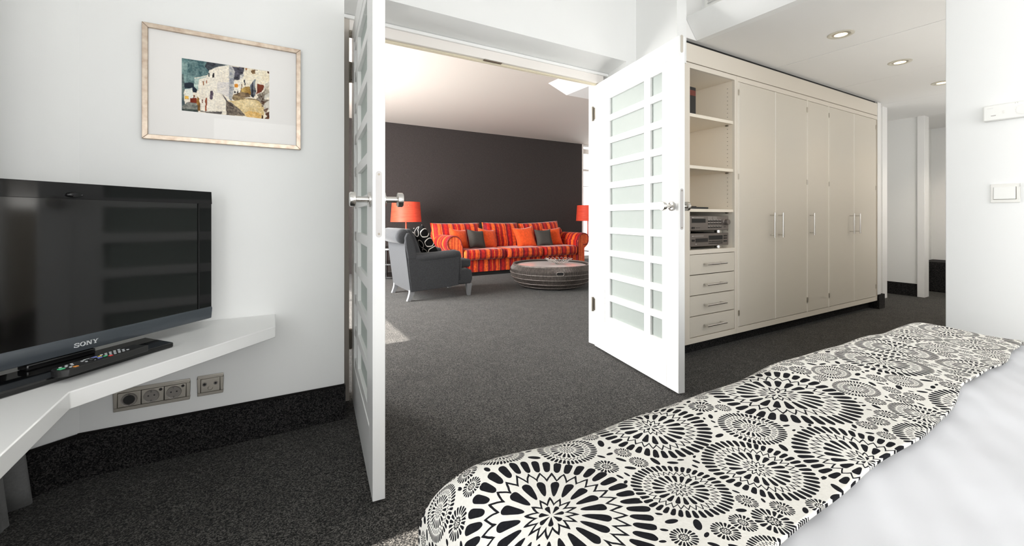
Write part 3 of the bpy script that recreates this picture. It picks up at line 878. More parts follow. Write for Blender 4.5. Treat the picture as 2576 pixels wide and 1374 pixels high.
# ================================================================== PICTURE
pt = thing('framed_picture', 'watercolour of white village houses in a thin gilt frame', 'picture', (-0.123, YP, 1.318))
X0, X1, Z0, Z1, fw = -0.410, 0.164, 1.318, 1.788, 0.019
y0, y1 = YP - 0.022, YP
part('frame_side', MB().prism([(X0, Z0), (X0 + fw, Z0 + fw), (X0 + fw, Z1 - fw), (X0, Z1)], y0, y1, 1), M['champagne'], pt, bevel=0.0015)
part('frame_side', MB().prism([(X1, Z0), (X1, Z1), (X1 - fw, Z1 - fw), (X1 - fw, Z0 + fw)], y0, y1, 1), M['champagne'], pt, bevel=0.0015)
part('frame_side', MB().prism([(X0, Z1), (X0 + fw, Z1 - fw), (X1 - fw, Z1 - fw), (X1, Z1)], y0, y1, 1), M['champagne'], pt, bevel=0.0015)
part('frame_side', MB().prism([(X0, Z0), (X1, Z0), (X1 - fw, Z0 + fw), (X0 + fw, Z0 + fw)], y0, y1, 1), M['champagne'], pt, bevel=0.0015)
AX0, AX1, AZ0, AZ1 = -0.283, 0.036, 1.448, 1.668
mm = MB()
for a in ((X0 + fw, AX0, Z0 + fw, Z1 - fw), (AX1, X1 - fw, Z0 + fw, Z1 - fw), (AX0, AX1, Z0 + fw, AZ0), (AX0, AX1, AZ1, Z1 - fw)):
    mm.box(a[0], a[1], YP - 0.011, YP - 0.008, a[2], a[3])
part('mount', mm, M['matboard'], pt)
part('glazing', B(X0 + fw, X1 - fw, YP - 0.015, YP - 0.0135, Z0 + fw, Z1 - fw), M['glazing'], pt)

def srgb(r, g, b2):
    f = lambda c: (c / 255 / 12.92) if c / 255 <= 0.04045 else ((c / 255 + 0.055) / 1.055) ** 2.4
    return (f(r), f(g), f(b2))
NU, NV = 176, 120
U, V = np.meshgrid(np.linspace(0, 1, NU), np.linspace(0, 1, NV), indexing='ij')   # v runs downwards
img = np.zeros((NU, NV, 3))
rs = np.random.RandomState(3)
def vnoise(n, m):
    g = rs.rand(n + 2, m + 2)
    a = U * n
    b2 = V * m
    i, j = a.astype(int), b2.astype(int)
    fa_, fb_ = a - i, b2 - j
    fa_, fb_ = fa_ * fa_ * (3 - 2 * fa_), fb_ * fb_ * (3 - 2 * fb_)
    return g[i, j] * (1 - fa_) * (1 - fb_) + g[i + 1, j] * fa_ * (1 - fb_) + g[i, j + 1] * (1 - fa_) * fb_ + g[i + 1, j + 1] * fa_ * fb_
N1, N2, N3 = vnoise(9, 7), vnoise(26, 18), vnoise(70, 48)
NN = 0.35 * N1 + 0.35 * N2 + 0.3 * N3
def uv(x, y):
    u = (x - 128) / 1594.0
    top, bot = 135 + 235 * u, 1085 + 155 * u
    return u, (y - top) / (bot - top)
def poly(pts, ca, cb=None, wob=0.012):
    P_ = [uv(*p) for p in pts]
    uu, vv = U + (N2 - 0.5) * wob, V + (N1 - 0.5) * wob
    inside = np.zeros_like(U, bool)
    n = len(P_)
    for i in range(n):
        (xa, ya), (xb, yb) = P_[i], P_[(i + 1) % n]
        if abs(yb - ya) < 1e-9:
            continue
        c = ((ya > vv) != (yb > vv)) & (uu < (xb - xa) * (vv - ya) / (yb - ya) + xa)
        inside ^= c
    ca = np.array(srgb(*ca))
    cb = np.array(srgb(*cb)) if cb else ca
    k = np.clip((NN - 0.28) / 0.44, 0, 1)[..., None]
    img[inside] = (ca * (1 - k) + cb * k)[inside]
poly([(0, 0), (1900, 0), (1900, 1500), (0, 1500)], (240, 230, 212), (247, 238, 222))
poly([(100, 100), (960, 200), (950, 270), (700, 300), (560, 440), (350, 490), (320, 700), (100, 700)], (58, 92, 98), (128, 156, 154))
poly([(560, 190), (920, 225), (900, 262), (700, 300), (590, 370), (520, 280)], (26, 30, 42), (84, 92, 98))
poly([(100, 120), (230, 150), (200, 640), (100, 600)], (88, 124, 126), (150, 176, 172))
poly([(160, 590), (260, 570), (400, 620), (380, 760), (320, 750), (310, 670), (170, 680)], (14, 22, 36), (44, 56, 70))
poly([(100, 400), (165, 430), (170, 960), (190, 1100), (100, 1100)], (58, 76, 82), (120, 136, 132))
poly([(180, 700), (310, 670), (315, 870), (180, 830)], (226, 232, 226), (242, 240, 228))
poly([(180, 820), (250, 825), (245, 875), (185, 880)], (214, 150, 40), (236, 190, 90))
poly([(265, 860), (385, 855), (380, 945), (200, 945), (270, 925)], (96, 26, 16), (140, 52, 28))
poly([(320, 800), (350, 800), (348, 860), (320, 860)], (110, 58, 26))
poly([(140, 1000), (210, 930), (380, 945), (410, 1080), (140, 1085)], (98, 102, 98), (158, 158, 148))
poly([(130, 1060), (200, 1040), (400, 1070), (400, 1120), (130, 1090)], (40, 52, 52), (100, 108, 100))
poly([(325, 610), (350, 500), (550, 455), (545, 475), (420, 515), (410, 620), (400, 720), (330, 640)], (150, 178, 172), (214, 226, 216))
poly([(410, 540), (560, 460), (600, 350), (760, 285), (960, 255), (960, 860), (900, 885), (905, 1160), (820, 1140), (540, 1095), (440, 1080), (430, 900), (410, 700)], (236, 226, 210), (246, 238, 224), 0.006)
poly([(740, 560), (950, 560), (955, 850), (820, 770), (740, 750)], (216, 210, 208), (236, 228, 218))
poly([(955, 258), (1010, 285), (1065, 370), (1045, 560), (1040, 770), (1000, 900), (955, 870)], (132, 136, 148), (204, 200, 194))
poly([(1005, 280), (1225, 300), (1225, 405), (1170, 440), (1150, 525), (1045, 520), (1065, 370)], (30, 28, 36), (96, 94, 108))
poly([(570, 410), (600, 385), (612, 480), (580, 470)], (50, 58, 58), (110, 120, 112))
poly([(660, 405), (695, 395), (692, 485), (660, 490)], (40, 32, 34))
poly([(480, 550), (500, 550), (498, 622), (478, 622)], (150, 90, 44))
poly([(545, 535), (562, 535), (560, 595), (545, 595)], (160, 90, 50))
poly([(612, 725), (655, 722), (668, 770), (662, 860), (635, 890), (608, 870)], (58, 46, 62), (104, 90, 104))
poly([(472, 880), (490, 880), (488, 945), (472, 945)], (110, 50, 30))
poly([(530, 850), (560, 850), (565, 930), (548, 1095), (524, 1095), (530, 930)], (116, 50, 28), (176, 96, 60))
poly([(380, 900), (400, 830), (430, 880), (440, 1085), (400, 1090), (385, 960)], (96, 66, 28), (190, 138, 66))
poly([(440, 1085), (560, 1100), (820, 1092), (820, 1150), (540, 1120), (440, 1105)], (84, 80, 80), (130, 124, 118))
poly([(812, 772), (900, 860), (920, 905), (880, 890)], (90, 84, 84), (140, 132, 128))
poly([(895, 890), (1000, 935), (1230, 1100), (1270, 1180), (905, 1160)], (62, 54, 54), (168, 152, 134))
poly([(905, 885), (1060, 900), (1240, 860), (1500, 880), (1620, 1010), (1610, 1230), (1270, 1185), (1170, 1070), (1000, 930)], (214, 186, 132), (240, 220, 176))
poly([(1240, 1110), (1330, 1080), (1560, 1130), (1570, 1225), (1270, 1190)], (216, 168, 92), (238, 204, 142))
poly([(1230, 300), (1330, 320), (1722, 370), (1722, 570), (1640, 600), (1470, 600), (1470, 790), (1380, 800), (1180, 760), (1180, 560), (1240, 430)], (238, 224, 196), (248, 240, 222))
poly([(1350, 370), (1380, 340), (1450, 340), (1440, 410), (1390, 415)], (92, 64, 40), (196, 158, 110))
poly([(1250, 310), (1290, 312), (1280, 352), (1255, 350)], (150, 90, 44))
poly([(1672, 370), (1722, 378), (1722, 415), (1685, 405)], (70, 34, 22))
poly([(1430, 345), (1525, 350), (1500, 358)], (60, 40, 30))
poly([(1045, 560), (1175, 545), (1170, 775), (1040, 770)], (238, 230, 214), (248, 242, 230))
poly([(1058, 590), (1120, 598), (1116, 665), (1058, 655)], (212, 128, 24), (232, 156, 44))
for xx in (1048, 1092):
    poly([(xx, 740), (xx + 15, 712), (xx + 30, 740), (xx + 28, 765), (xx, 765)], (62, 60, 62))
poly([(1232, 520), (1258, 518), (1255, 620), (1232, 622)], (60, 62, 72))
poly([(1160, 430), (1222, 410), (1210, 490), (1165, 520)], (150, 150, 150), (220, 214, 206))
poly([(1178, 600), (1192, 600), (1190, 760), (1172, 760)], (110, 76, 40))
poly([(1190, 690), (1250, 645), (1350, 640), (1360, 800), (1300, 810), (1180, 775)], (150, 112, 48), (206, 172, 100))
poly([(1180, 740), (1340, 770), (1360, 830), (1240, 850), (1040, 790)], (74, 60, 50), (150, 126, 96))
poly([(1350, 620), (1400, 550), (1455, 500), (1450, 650), (1460, 770), (1400, 850), (1360, 800)], (74, 78, 88), (158, 164, 168))
poly([(1380, 570), (1410, 560), (1400, 830), (1370, 830)], (24, 26, 36), (70, 70, 84))
poly([(1480, 590), (1620, 625), (1600, 690), (1560, 740), (1470, 780), (1480, 650)], (104, 40, 18), (142, 66, 34))
poly([(1010, 860), (1040, 790), (1240, 850), (1500, 870), (1520, 900), (1280, 870), (1060, 900)], (84, 66, 44), (180, 156, 118))
poly([(1640, 600), (1722, 555), (1722, 660), (1620, 710)], (166, 168, 160), (214, 208, 194))
poly([(1480, 790), (1600, 720), (1722, 650), (1722, 780), (1640, 870), (1722, 890), (1722, 950), (1540, 930), (1500, 860)], (64, 42, 34), (206, 196, 178), 0.05)
poly([(1630, 800), (1722, 760), (1722, 850), (1620, 865)], (206, 202, 192), (230, 224, 210))
poly([(1540, 900), (1640, 910), (1640, 1000), (1560, 1000)], (80, 54, 40), (222, 208, 186), 0.05)
poly([(1620, 940), (1722, 900), (1722, 1070), (1620, 1080), (1600, 1010)], (204, 196, 186), (232, 226, 214), 0.03)
poly([(1610, 1050), (1680, 1030), (1690, 1100), (1640, 1110)], (86, 56, 44), (160, 140, 120), 0.03)
poly([(1575, 1150), (1605, 1180), (1600, 1228), (1572, 1226)], (62, 34, 22))
poly([(1640, 1130), (1722, 1090), (1722, 1245), (1620, 1230), (1670, 1180)], (58, 30, 24), (120, 80, 56), 0.03)
mb = MB()
mb.grid(NU, NV, lambda a, b2: (AX0 + (AX1 - AX0) * a, YP - 0.009, AZ1 - (AZ1 - AZ0) * b2))
ap = part('painting', mb, M['art'], pt)
ca = ap.data.color_attributes.new('paint', 'FLOAT_COLOR', 'POINT')
co = np.empty(len(ap.data.vertices) * 3)
ap.data.vertices.foreach_get('co', co)
co = co.reshape(-1, 3) + np.array(world_loc(pt))
iu = np.clip(np.rint((co[:, 0] - AX0) / (AX1 - AX0) * (NU - 1)).astype(int), 0, NU - 1)
iv = np.clip(np.rint((AZ1 - co[:, 2]) / (AZ1 - AZ0) * (NV - 1)).astype(int), 0, NV - 1)
rgba = np.ones((len(co), 4))
rgba[:, :3] = img[iu, iv]
ca.data.foreach_set('color', rgba.ravel())

# ================================================================== DESK, TELEVISION, REMOTE
DZ = 0.554
o = part('corner_desk', MB().prism([(0.060, YP), (0.054, 1.995), (-0.419, 1.512), (-0.419, 0.85), (-0.82, 0.85), (-0.82, 1.68), (-0.668, 1.68), (-0.668, 2.195), (-0.60, 2.236)], DZ - 0.046, DZ, 2), M['lacquer'], bevel=0.003)
tag(o, 'white wall-mounted corner shelf desk carrying the television', 'desk')

ang = math.atan2(0.733, 0.68)        # local x runs along the screen (left to right), local -y faces the viewer
tv = thing('television', 'black flat screen television on a gloss stand on the white desk', 'television', (-0.31, 1.98, DZ), ang)
TL, TR = -0.70, 0.200
zz = lambda z: z - DZ
P = lambda n, mb, m, parent=tv, **k: part(n, mb, m, parent, local=True, **k)
P('housing', MB().box(TL + 0.004, TR - 0.004, 0.004, 0.045, zz(0.600), zz(1.100)).box(TL + 0.12, TR - 0.12, 0.045, 0.085, zz(0.63), zz(0.98)), M['tv_black'], bevel=0.006)
sx0, sx1, sz0, sz1 = TL + 0.058, 0.142, zz(0.640), zz(1.056)
P('bezel', MB().box(TL, TR, -0.004, 0.004, sz1, zz(1.104)).box(TL, sx0, -0.004, 0.004, sz0 - 0.004, sz1).box(sx1, TR, -0.004, 0.004, sz0 - 0.004, sz1), M['tv_black'], bevel=0.0015)
P('screen', MB().box(sx0, sx1, -0.0015, 0.003, sz0 - 0.004, sz1), M['tv_screen'])
P('screen_edge', MB().box(sx1, sx1 + 0.004, -0.0055, 0.0, sz0 - 0.003, sz1), M['black'])
chin = P('chin', MB().prism([(-0.004, zz(0.637)), (-0.0075, zz(0.630)), (-0.003, zz(0.590)), (0.012, zz(0.585)), (0.03, zz(0.60)), (0.03, zz(0.637))], TL, TR, 0), M['tv_chin'], bevel=0.001, label='gunmetal lower trim')
P('sensor_bump', MB().lathe([(0.0, -0.012), (0.016, -0.009), (0.019, -0.004), (0.019, 0.0)], (-0.262, 0, 0), 24, 1).xform(Matrix.Translation((-0.262, -0.004, zz(1.068))) @ Matrix.Diagonal((1.15, 1, 0.45, 1)) @ Matrix.Translation((0.262, 0, 0))), M['tv_black'], smooth=50)
# raised SONY lettering on the chin
def strokes(parts_, ox, oz, hgt):
    mb = MB()
    for pts in parts_:
        mb.prism([(ox + x * hgt, oz + z * hgt) for x, z in pts], -0.0078, -0.0035, 1)
    return mb
def rect(x0, x1, z0_, z1_):
    return [(x0, z0_), (x1, z0_), (x1, z1_), (x0, z1_)]
L = []
def ribbon(path, half):
    """quads along a path with a thickness (dx, dz)"""
    for (a, b2), (c, d2) in zip(path[:-1], path[1:]):
        tx, tz = c - a, d2 - b2
        n_ = math.hypot(tx, tz)
        nx, nz = -tz / n_, tx / n_
        h1 = half
        L.append([(a + nx * h1, b2 + nz * h1), (c + nx * h1, d2 + nz * h1), (c - nx * h1, d2 - nz * h1), (a - nx * h1, b2 - nz * h1)])
# S
spts = []
for k in range(15):
    a = math.radians(20 + 245 * k / 14)
    spts.append((0.55 + 0.42 * math.cos(a), 0.74 + 0.21 * math.sin(a)))
for k in range(15):
    a = math.radians(95 - 250 * k / 14)
    spts.append((0.55 + 0.44 * math.cos(a), 0.27 + 0.22 * math.sin(a)))
ribbon(spts, 0.075)
L += [rect(0.90, 0.99, 0.66, 0.98), rect(0.08, 0.17, 0.03, 0.36)]
# O
op, ip = [], []
for k in range(29):
    a = 2 * PI * k / 28
    op.append((1.75 + 0.56 * math.cos(a), 0.5 + 0.52 * math.sin(a)))
    ip.append((1.75 + 0.36 * math.cos(a), 0.5 + 0.41 * math.sin(a)))
for k in range(28):
    L.append([op[k], op[k + 1], ip[k + 1], ip[k]])
# N
L += [rect(2.58, 2.70, 0.0, 1.0), rect(3.38, 3.50, 0.0, 1.0), rect(2.48, 2.82, 0.0, 0.07), rect(3.26, 3.62, 0.93, 1.0), rect(2.48, 2.80, 0.93, 1.0)]
L.append([(2.58, 1.0), (2.84, 1.0), (3.50, 0.0), (3.26, 0.0)])
# Y
L += [rect(4.24, 4.42, 0.0, 0.48), rect(4.12, 4.54, 0.0, 0.07), rect(3.76, 4.16, 0.93, 1.0), rect(4.56, 4.92, 0.93, 1.0)]
L.append([(3.84, 1.0), (4.06, 1.0), (4.42, 0.44), (4.24, 0.40)])
L.append([(4.66, 1.0), (4.80, 1.0), (4.42, 0.40), (4.30, 0.44)])
part('lettering', strokes(L, -0.264, zz(0.6045), 0.0128).xform(Matrix.Translation((0, 0, 0))), M['logo'], chin, local=True, label='silver lettering SONY')
# stand
bs = P('stand_base', MB().prism([(-0.525, -0.128), (-0.060, -0.128), (-0.055, -0.122), (-0.030, 0.030), (-0.545, 0.030), (-0.532, -0.122)], 0.0005, 0.017, 2), M['tv_black'], bevel=0.004, label='gloss black stand base')
P('stand_neck', MB().box(-0.37, -0.205, -0.004, 0.035, 0.016, 0.034), M['tv_black'], bevel=0.004)

# remote lying on the front of the stand
rv = Vector((0.14, 0.185)).normalized()
rt = thing('remote_control', 'black remote with coloured buttons lying on the television stand', 'remote', (-0.400, 1.694, DZ + 0.0172), math.atan2(rv.y, rv.x))
Q = lambda n, mb, m, **k: part(n, mb, m, rt, local=True, **k)
hl, hw = 0.116, 0.027
outl = [(-hl + 0.010, -hw), (hl, -hw), (hl, hw), (-hl + 0.010, hw), (-hl, hw * 0.6), (-hl - 0.004, 0), (-hl, -hw * 0.6)]
Q('body', MB().prism(outl, 0.0, 0.019, 2), M['remote_black'], bevel=0.002)
zt = 0.0188
def key(x, y, sx, sy, m, nm='button'):
    Q(nm, MB().box(x - sx, x + sx, y - sy, y + sy, zt, zt + 0.0022), m, bevel=0.0008)
key(-0.106, -0.002, 0.006, 0.006, M['btn_green'])
key(-0.084, -0.019, 0.005, 0.004, M['btn_orange_b'])
for x, y in ((-0.098, 0.012), (-0.090, 0.004), (-0.082, 0.014), (-0.075, 0.004), (-0.09, -0.010), (-0.068, 0.016)):
    key(x, y, 0.0026, 0.0026, M['btn_key'])
key(-0.030, 0.016, 0.008, 0.0022, M['btn_key'])
for x, y in ((-0.046, 0.010), (-0.046, -0.004), (-0.030, -0.010)):
    key(x, y, 0.0022, 0.003, M['btn_key'])
Q('dial', MB().lathe([(0.005, zt), (0.013, zt), (0.013, zt + 0.002), (0.011, zt + 0.003), (0.005, zt + 0.002)], (-0.030, 0.0, 0), 20), M['tv_black'], smooth=40)
key(-0.012, 0.013, 0.006, 0.0035, M['btn_blue'])
key(-0.012, -0.004, 0.006, 0.004, M['btn_blue'])
key(-0.001, 0.008, 0.0042, 0.003, M['btn_yellow'])
key(0.003, -0.006, 0.0045, 0.003, M['btn_green'])
key(0.008, -0.018, 0.0045, 0.004, M['btn_red'])
for r_ in range(5):
    for c_ in range(3):
        key(0.010 + r_ * 0.0125 + c_ * 0.002, 0.016 - c_ * 0.0135, 0.0028, 0.0026, M['btn_key'])

# curtain stack in the corner
mb = MB()
def cfn(a, b2):
    y = 2.125 - 0.26 * a
    x = -0.735 + 0.045 * math.sin(a * 2 * PI * 1.9 + 1.3) * (0.75 + 0.25 * (1 - b2)) + 0.01 * math.sin(a * 31)
    z = 0.012 + 2.58 * b2
    return (x - 0.02 * min(1, z), y - 0.20 * min(1.0, z / 0.95) * (1 - 0.3 * a), z)
mb.grid(90, 40, cfn)
cu = part('curtain', mb, M['curtain'], smooth=70)
md = cu.modifiers.new('thickness', 'SOLIDIFY')
md.thickness = 0.004
tag(cu, 'grey curtain bunched in the left corner behind the desk', 'curtain')

# wall sockets
def cup(cx, cz, r, y):
    return MB().lathe([(r, y - 0.0045), (r + 0.003, y - 0.0055), (r + 0.003, y - 0.001), (r - 0.001, y - 0.001), (r - 0.003, y + 0.0005), (0.0, y + 0.0005)], (cx, 0, cz), 28, 1, False)
so = thing('triple_socket', 'brushed nickel triple power socket on the wall under the desk', 'socket', (-0.377, YP, 0.232))
y = YP - 0.010
sx = (-0.498, -0.256)
zc0, zc1 = 0.231, 0.318
part('cover_frame', MB().box(sx[0], sx[1], y, YP, zc0, zc0 + 0.014).box(sx[0], sx[1], y, YP, zc1 - 0.014, zc1).box(sx[0], sx[0] + 0.012, y, YP, zc0 + 0.014, zc1 - 0.014).box(sx[1] - 0.012, sx[1], y, YP, zc0 + 0.014, zc1 - 0.014), M['nickel'], so, bevel=0.0015)
part('backing', B(sx[0] + 0.012, sx[1] - 0.012, YP - 0.004, YP, zc0 + 0.014, zc1 - 0.014), M['black'], so)
wd = (sx[1] - sx[0] - 0.024) / 3
for k in range(3):
    a = sx[0] + 0.012 + k * wd
    cx, cz = a + wd * (0.5 if k == 0 else 0.44), (zc0 + zc1) / 2 - 0.001
    pl = part('socket_insert', B(a + 0.0012, a + wd - 0.0012, y - 0.001, YP - 0.003, zc0 + 0.0155, zc1 - 0.0155), M['nickel'], so, bevel=0.001)
    part('socket_rim', cup(cx, cz, 0.0225, y + 0.001), M['socket_well'], pl, smooth=40)
    part('socket_face', MB().cyl((cx, 0, cz), 0.0215, y - 0.0025, y, 1, 26), M['socket_well'], pl)
    for dx in (-0.0095, 0.0095):
        part('pin_hole', MB().cyl((cx + dx, 0, cz + 0.002), 0.0028, y - 0.0035, y - 0.0024, 1, 12), M['black'], pl)
    for dz in (-0.0185, 0.0185):
        part('earth_clip', B(cx - 0.002, cx + 0.002, y - 0.0052, y - 0.002, cz + dz - 0.0035, cz + dz + 0.0035), M['chrome'], pl)
    if k:
        part('indicator', MB().cyl((a + wd - 0.011, 0, zc1 - 0.024), 0.0055, y - 0.0025, y, 1, 16), M['hifi_dark'], pl)
    else:
        part('plug', MB().cyl((cx, 0, cz), 0.0180, y - 0.0062, y - 0.002, 1, 20), M['remote_black'], pl, bevel=0.001, label='flat black plug left in the socket')
so = thing('aerial_socket', 'single nickel aerial socket right of the triple power socket', 'socket', (-0.185, YP, 0.235))
sx, zc0, zc1 = (-0.230, -0.139), 0.236, 0.321
part('cover_frame', MB().box(sx[0], sx[1], y, YP, zc0, zc0 + 0.013).box(sx[0], sx[1], y, YP, zc1 - 0.013, zc1).box(sx[0], sx[0] + 0.011, y, YP, zc0 + 0.013, zc1 - 0.013).box(sx[1] - 0.011, sx[1], y, YP, zc0 + 0.013, zc1 - 0.013), M['nickel'], so, bevel=0.0015)
part('backing', B(sx[0] + 0.011, sx[1] - 0.011, YP - 0.004, YP, zc0 + 0.013, zc1 - 0.013), M['black'], so)
pl = part('aerial_insert', B(sx[0] + 0.0122, sx[1] - 0.0122, y - 0.001, YP - 0.003, zc0 + 0.0142, zc1 - 0.0142), M['nickel'], so, bevel=0.001)
for dx, r_ in ((-0.205, 0.0085), (-0.166, 0.0075)):
    part('aerial_port', MB().lathe([(r_ - 0.003, y + 0.001), (r_ - 0.003, y - 0.006), (r_, y - 0.006), (r_, y + 0.001)], (dx, 0, 0.285), 18, 1, False), M['socket_well'], pl, smooth=40)
    part('port_core', MB().cyl((dx, 0, 0.285), r_ - 0.003, y - 0.002, y, 1, 14), M['black'], pl)
part('cover_disc', MB().lathe([(0.0, y - 0.0025), (0.0075, y - 0.0025), (0.009, y - 0.0015), (0.009, y), (0, y)], (-0.185, 0, 0.266), 20, 1), M['nickel'], pl, smooth=30)

# thermostat and switch on the right wall
XW = 2.9
th = thing('thermostat', 'long white thermostat panel high on the right wall', 'thermostat', (XW, 0.45, 1.44))
part('casing', B(XW - 0.028, XW, 0.31, 0.585, 1.440, 1.512), M['plastic_white'], th, bevel=0.005)
part('display_slit', B(XW - 0.0290, XW - 0.027, 0.545, 0.560, 1.4615, 1.4635), M['bronze'], th)
part('brand_mark', B(XW - 0.0285, XW - 0.027, 0.553, 0.572, 1.4965, 1.4975), M['hifi_mark'], th)
part('thumb_switch', B(XW - 0.031, XW - 0.027, 0.520, 0.524, 1.468, 1.480), M['plastic_ivory'], th, bevel=0.001)
part('dial', MB().lathe([(0.022, XW - 0.027), (0.022, XW - 0.0305), (0.0200, XW - 0.0315), (0.0, XW - 0.0315)], (0, 0.462, 1.4735), 30, 0, False), M['plastic_white'], th, smooth=30)
for k in range(13):
    a = math.radians(-120 + 20 * k)
    part('dial_tick', B(XW - 0.0286, XW - 0.0275, 0.462 + 0.0255 * math.sin(a) - 0.0006, 0.462 + 0.0255 * math.sin(a) + 0.0006, 1.4735 + 0.0255 * math.cos(a) - 0.0006, 1.4735 + 0.0255 * math.cos(a) + 0.0006), M['hifi_mark'], th)
for yy in (0.487, 0.480):
    part('vent_hole', MB().cyl((0, yy, 1.506), 0.0011, XW - 0.0285, XW - 0.027, 0, 8), M['bronze'], th)
sw = thing('light_switch', 'square white rocker light switch on the right wall', 'switch', (XW, 0.52, 1.068))
ya, yb, za, zb = 0.477, 0.565, 1.067, 1.152
xw = XW - 0.008
part('cover_frame', MB().box(xw, XW, ya, yb, za, za + 0.0135).box(xw, XW, ya, yb, zb - 0.0135, zb).box(xw, XW, ya, ya + 0.0105, za + 0.0135, zb - 0.0135).box(xw, XW, yb - 0.0085, yb, za + 0.0135, zb - 0.0135), M['plastic_ivory'], sw, bevel=0.0012)
part('backing', B(XW - 0.003, XW, ya + 0.01, yb - 0.008, za + 0.013, zb - 0.013), M['bronze'], sw)
part('rocker', MB().prism([(XW - 0.012, za + 0.0155), (XW - 0.010, zb - 0.0145), (XW - 0.002, zb - 0.0145), (XW - 0.002, za + 0.0155)], ya + 0.0125, yb - 0.0095, 1), M['plastic_white'], sw, bevel=0.001)

# ================================================================== BED
BX0, BX1, BYF, BYH, BZ = 0.24, 2.20, 0.665, -1.45, 0.598
def prof(p, lo_, hi_, r=0.10):
    """unrolled coordinate p -> (coordinate, drop)"""
    L_ = r * PI / 2
    if p < lo_ + r:
        s = lo_ + r - p
        if s < L_:
            return lo_ + r - r * math.sin(s / r), r - r * math.cos(s / r)
        return lo_, r + (s - L_)
    if p > hi_ - r:
        s = p - (hi_ - r)
        if s < L_:
            return hi_ - r + r * math.sin(s / r), r - r * math.cos(s / r)
        return hi_, r + (s - L_)
    return p, 0.0
def wave(x, y):
    return (0.006 * math.sin(x * 5.1 + y * 2.0) + 0.004 * math.sin(y * 9 - x * 3 + 1) + 0.003 * math.sin(x * 13 + y * 7) + 0.0018 * math.sin(x * 23 - y * 31))
def bedpt(p, q, off=0.0):
    x, dx = prof(p, BX0, BX1)
    y, dy = prof(q, BYH, BYF)
    # keep slight ripples on the drops
    rip = 0.008 * math.sin(p * 17) * min(1, dy * 4) + 0.006 * math.sin(q * 19) * min(1, dx * 4)
    z = BZ + off - math.hypot(dx, dy) + wave(p, q)
    kx = off if dx > 0.1 else off * min(1, dx * 10)
    ky = off if dy > 0.1 else off * min(1, dy * 10)
    x += kx * (1 if p > 1 else -1)
    y += (ky + (rip if dy > 0 else 0)) * (1 if q > -0.3 else -1)
    return (x, y, max(z, 0.03))
bed = thing('bed', 'large low bed in white bedding in the right foreground', 'bed', (1.15, -0.4, 0.0))
part('base', B(BX0 + 0.06, BX1 - 0.06, BYH + 0.02, BYF - 0.07, 0.04, 0.30), M['charcoal'], bed, bevel=0.01)
part('mattress', B(BX0 + 0.04, BX1 - 0.04, BYH + 0.02, BYF - 0.05, 0.30, 0.545), M['duvet'], bed, bevel=0.04, seg=3)
for x in (0.25, 2.05):
    for yy in (-1.3, 0.45):
        part('foot', B(x - 0.03, x + 0.03, yy - 0.03, yy + 0.03, 0, 0.04), M['black'], bed)
mb = MB()
PX0, PX1, QH, QF = BX0 - 0.22, BX1 + 0.22, BYH + 0.0, BYF + 0.22
def dv(a, b2):
    p, q = PX0 + (PX1 - PX0) * a, QH + (QF - QH) * b2
    x, y, z = bedpt(p, q)
    z += 0.0013 * math.sin(p * 41 + 6 * math.sin(q * 3.7)) * math.sin(q * 11 + p * 4) + 0.0010 * math.sin((p - q * 1.7) * 57 + 3 * math.sin(q * 5))
    return (x, y, max(z, 0.03))
mb.grid(180, 150, dv)
part('duvet', mb, M['duvet'], bed, smooth=180)

# throw with printed medallions; each face remembers the medallion it belongs to
meds = []
bigl = [(.324, .446, .112), (.515, .400, .104), (.635, .559, .092), (.448, .575, .060), (.973, .505, .125), (.781, .452, .080), (.667, .377, .070), (1.141, .426, .110),
        (.955, .332, .068), (.831, .296, .087), (1.297, .560, .080), (1.387, .463, .085), (1.28, .387, .058), (1.44, .352, .063), (1.577, .336, .076), (1.592, .500, .080),
        (1.718, .444, .073), (1.847, .554, .078), (1.898, .405, .078), (1.112, .306, .046), (1.693, .303, .050), (.218, .519, .055)]
smalll = [(.464, .496, .026), (.521, .518, .018), (.628, .452, .022), (.691, .459, .020), (.4, .337, .021), (.78, .555, .024), (.609, .323, .024), (.558, .295, .025), (.862, .396, .020),
          (.897, .373, .022), (1.02, .388, .02), (1.049, .343, .02), (.741, .36, .018), (.72, .315, .017), (.853, .560, .02), (1.153, .545, .024), (1.333, .318, .022), (.300, .570, .018)]
def free_r(x, y):
    r_ = 9
    for a, b2, c, k in meds:
        r_ = min(r_, math.hypot(x - a, y - b2) - c)
    return r_
for x, y_, r_ in sorted(bigl, key=lambda q: -q[2]):
    r2 = min(r_ * 1.14, free_r(x, y_) - 0.001)
    if r2 > 0.03:
        meds.append((x, y_, r2, 1))
for x, y_, r_ in smalll:
    r2 = min(r_, free_r(x, y_) - 0.002)
    if r2 > 0.012:
        meds.append((x, y_, r2, 2))
TP0, TP1, TQ0, TQ1 = BX0 - 0.24, BX1 + 0.24, 0.24, BYF + 0.26
rr = random.Random(11)
for rmin, rmax, kind, tries in ((0.06, 0.12, 1, 1500), (0.034, 0.06, 1, 1800), (0.013, 0.026, 2, 6000), (0.0095, 0.013, 3, 9000), (0.0048, 0.0095, 3, 26000)):
    for _ in range(tries):
        x, y_ = rr.uniform(TP0, TP1), rr.uniform(TQ0, TQ1)
        fr_ = free_r(x, y_) - 0.002
        if fr_ > rmin:
            meds.append((x, y_, min(fr_, rmax), kind))
TNU, TNV = 500, 132
mb = MB()
def tedge(p):
    return 0.274 + 0.016 * min(1, max(0, p - 0.5)) + 0.006 * math.sin(p * 9.5 + 0.5) + 0.0025 * math.sin(p * 24) + 0.042 * max(0, p - 1.0)
PQ = []
def tv_(a, b2):
    p = TP0 + (TP1 - TP0) * a
    q = tedge(p) + (TQ1 - tedge(p)) * b2
    PQ.append((p, q))
    return bedpt(p, q, 0.012)
mb.grid(TNU, TNV, tv_)
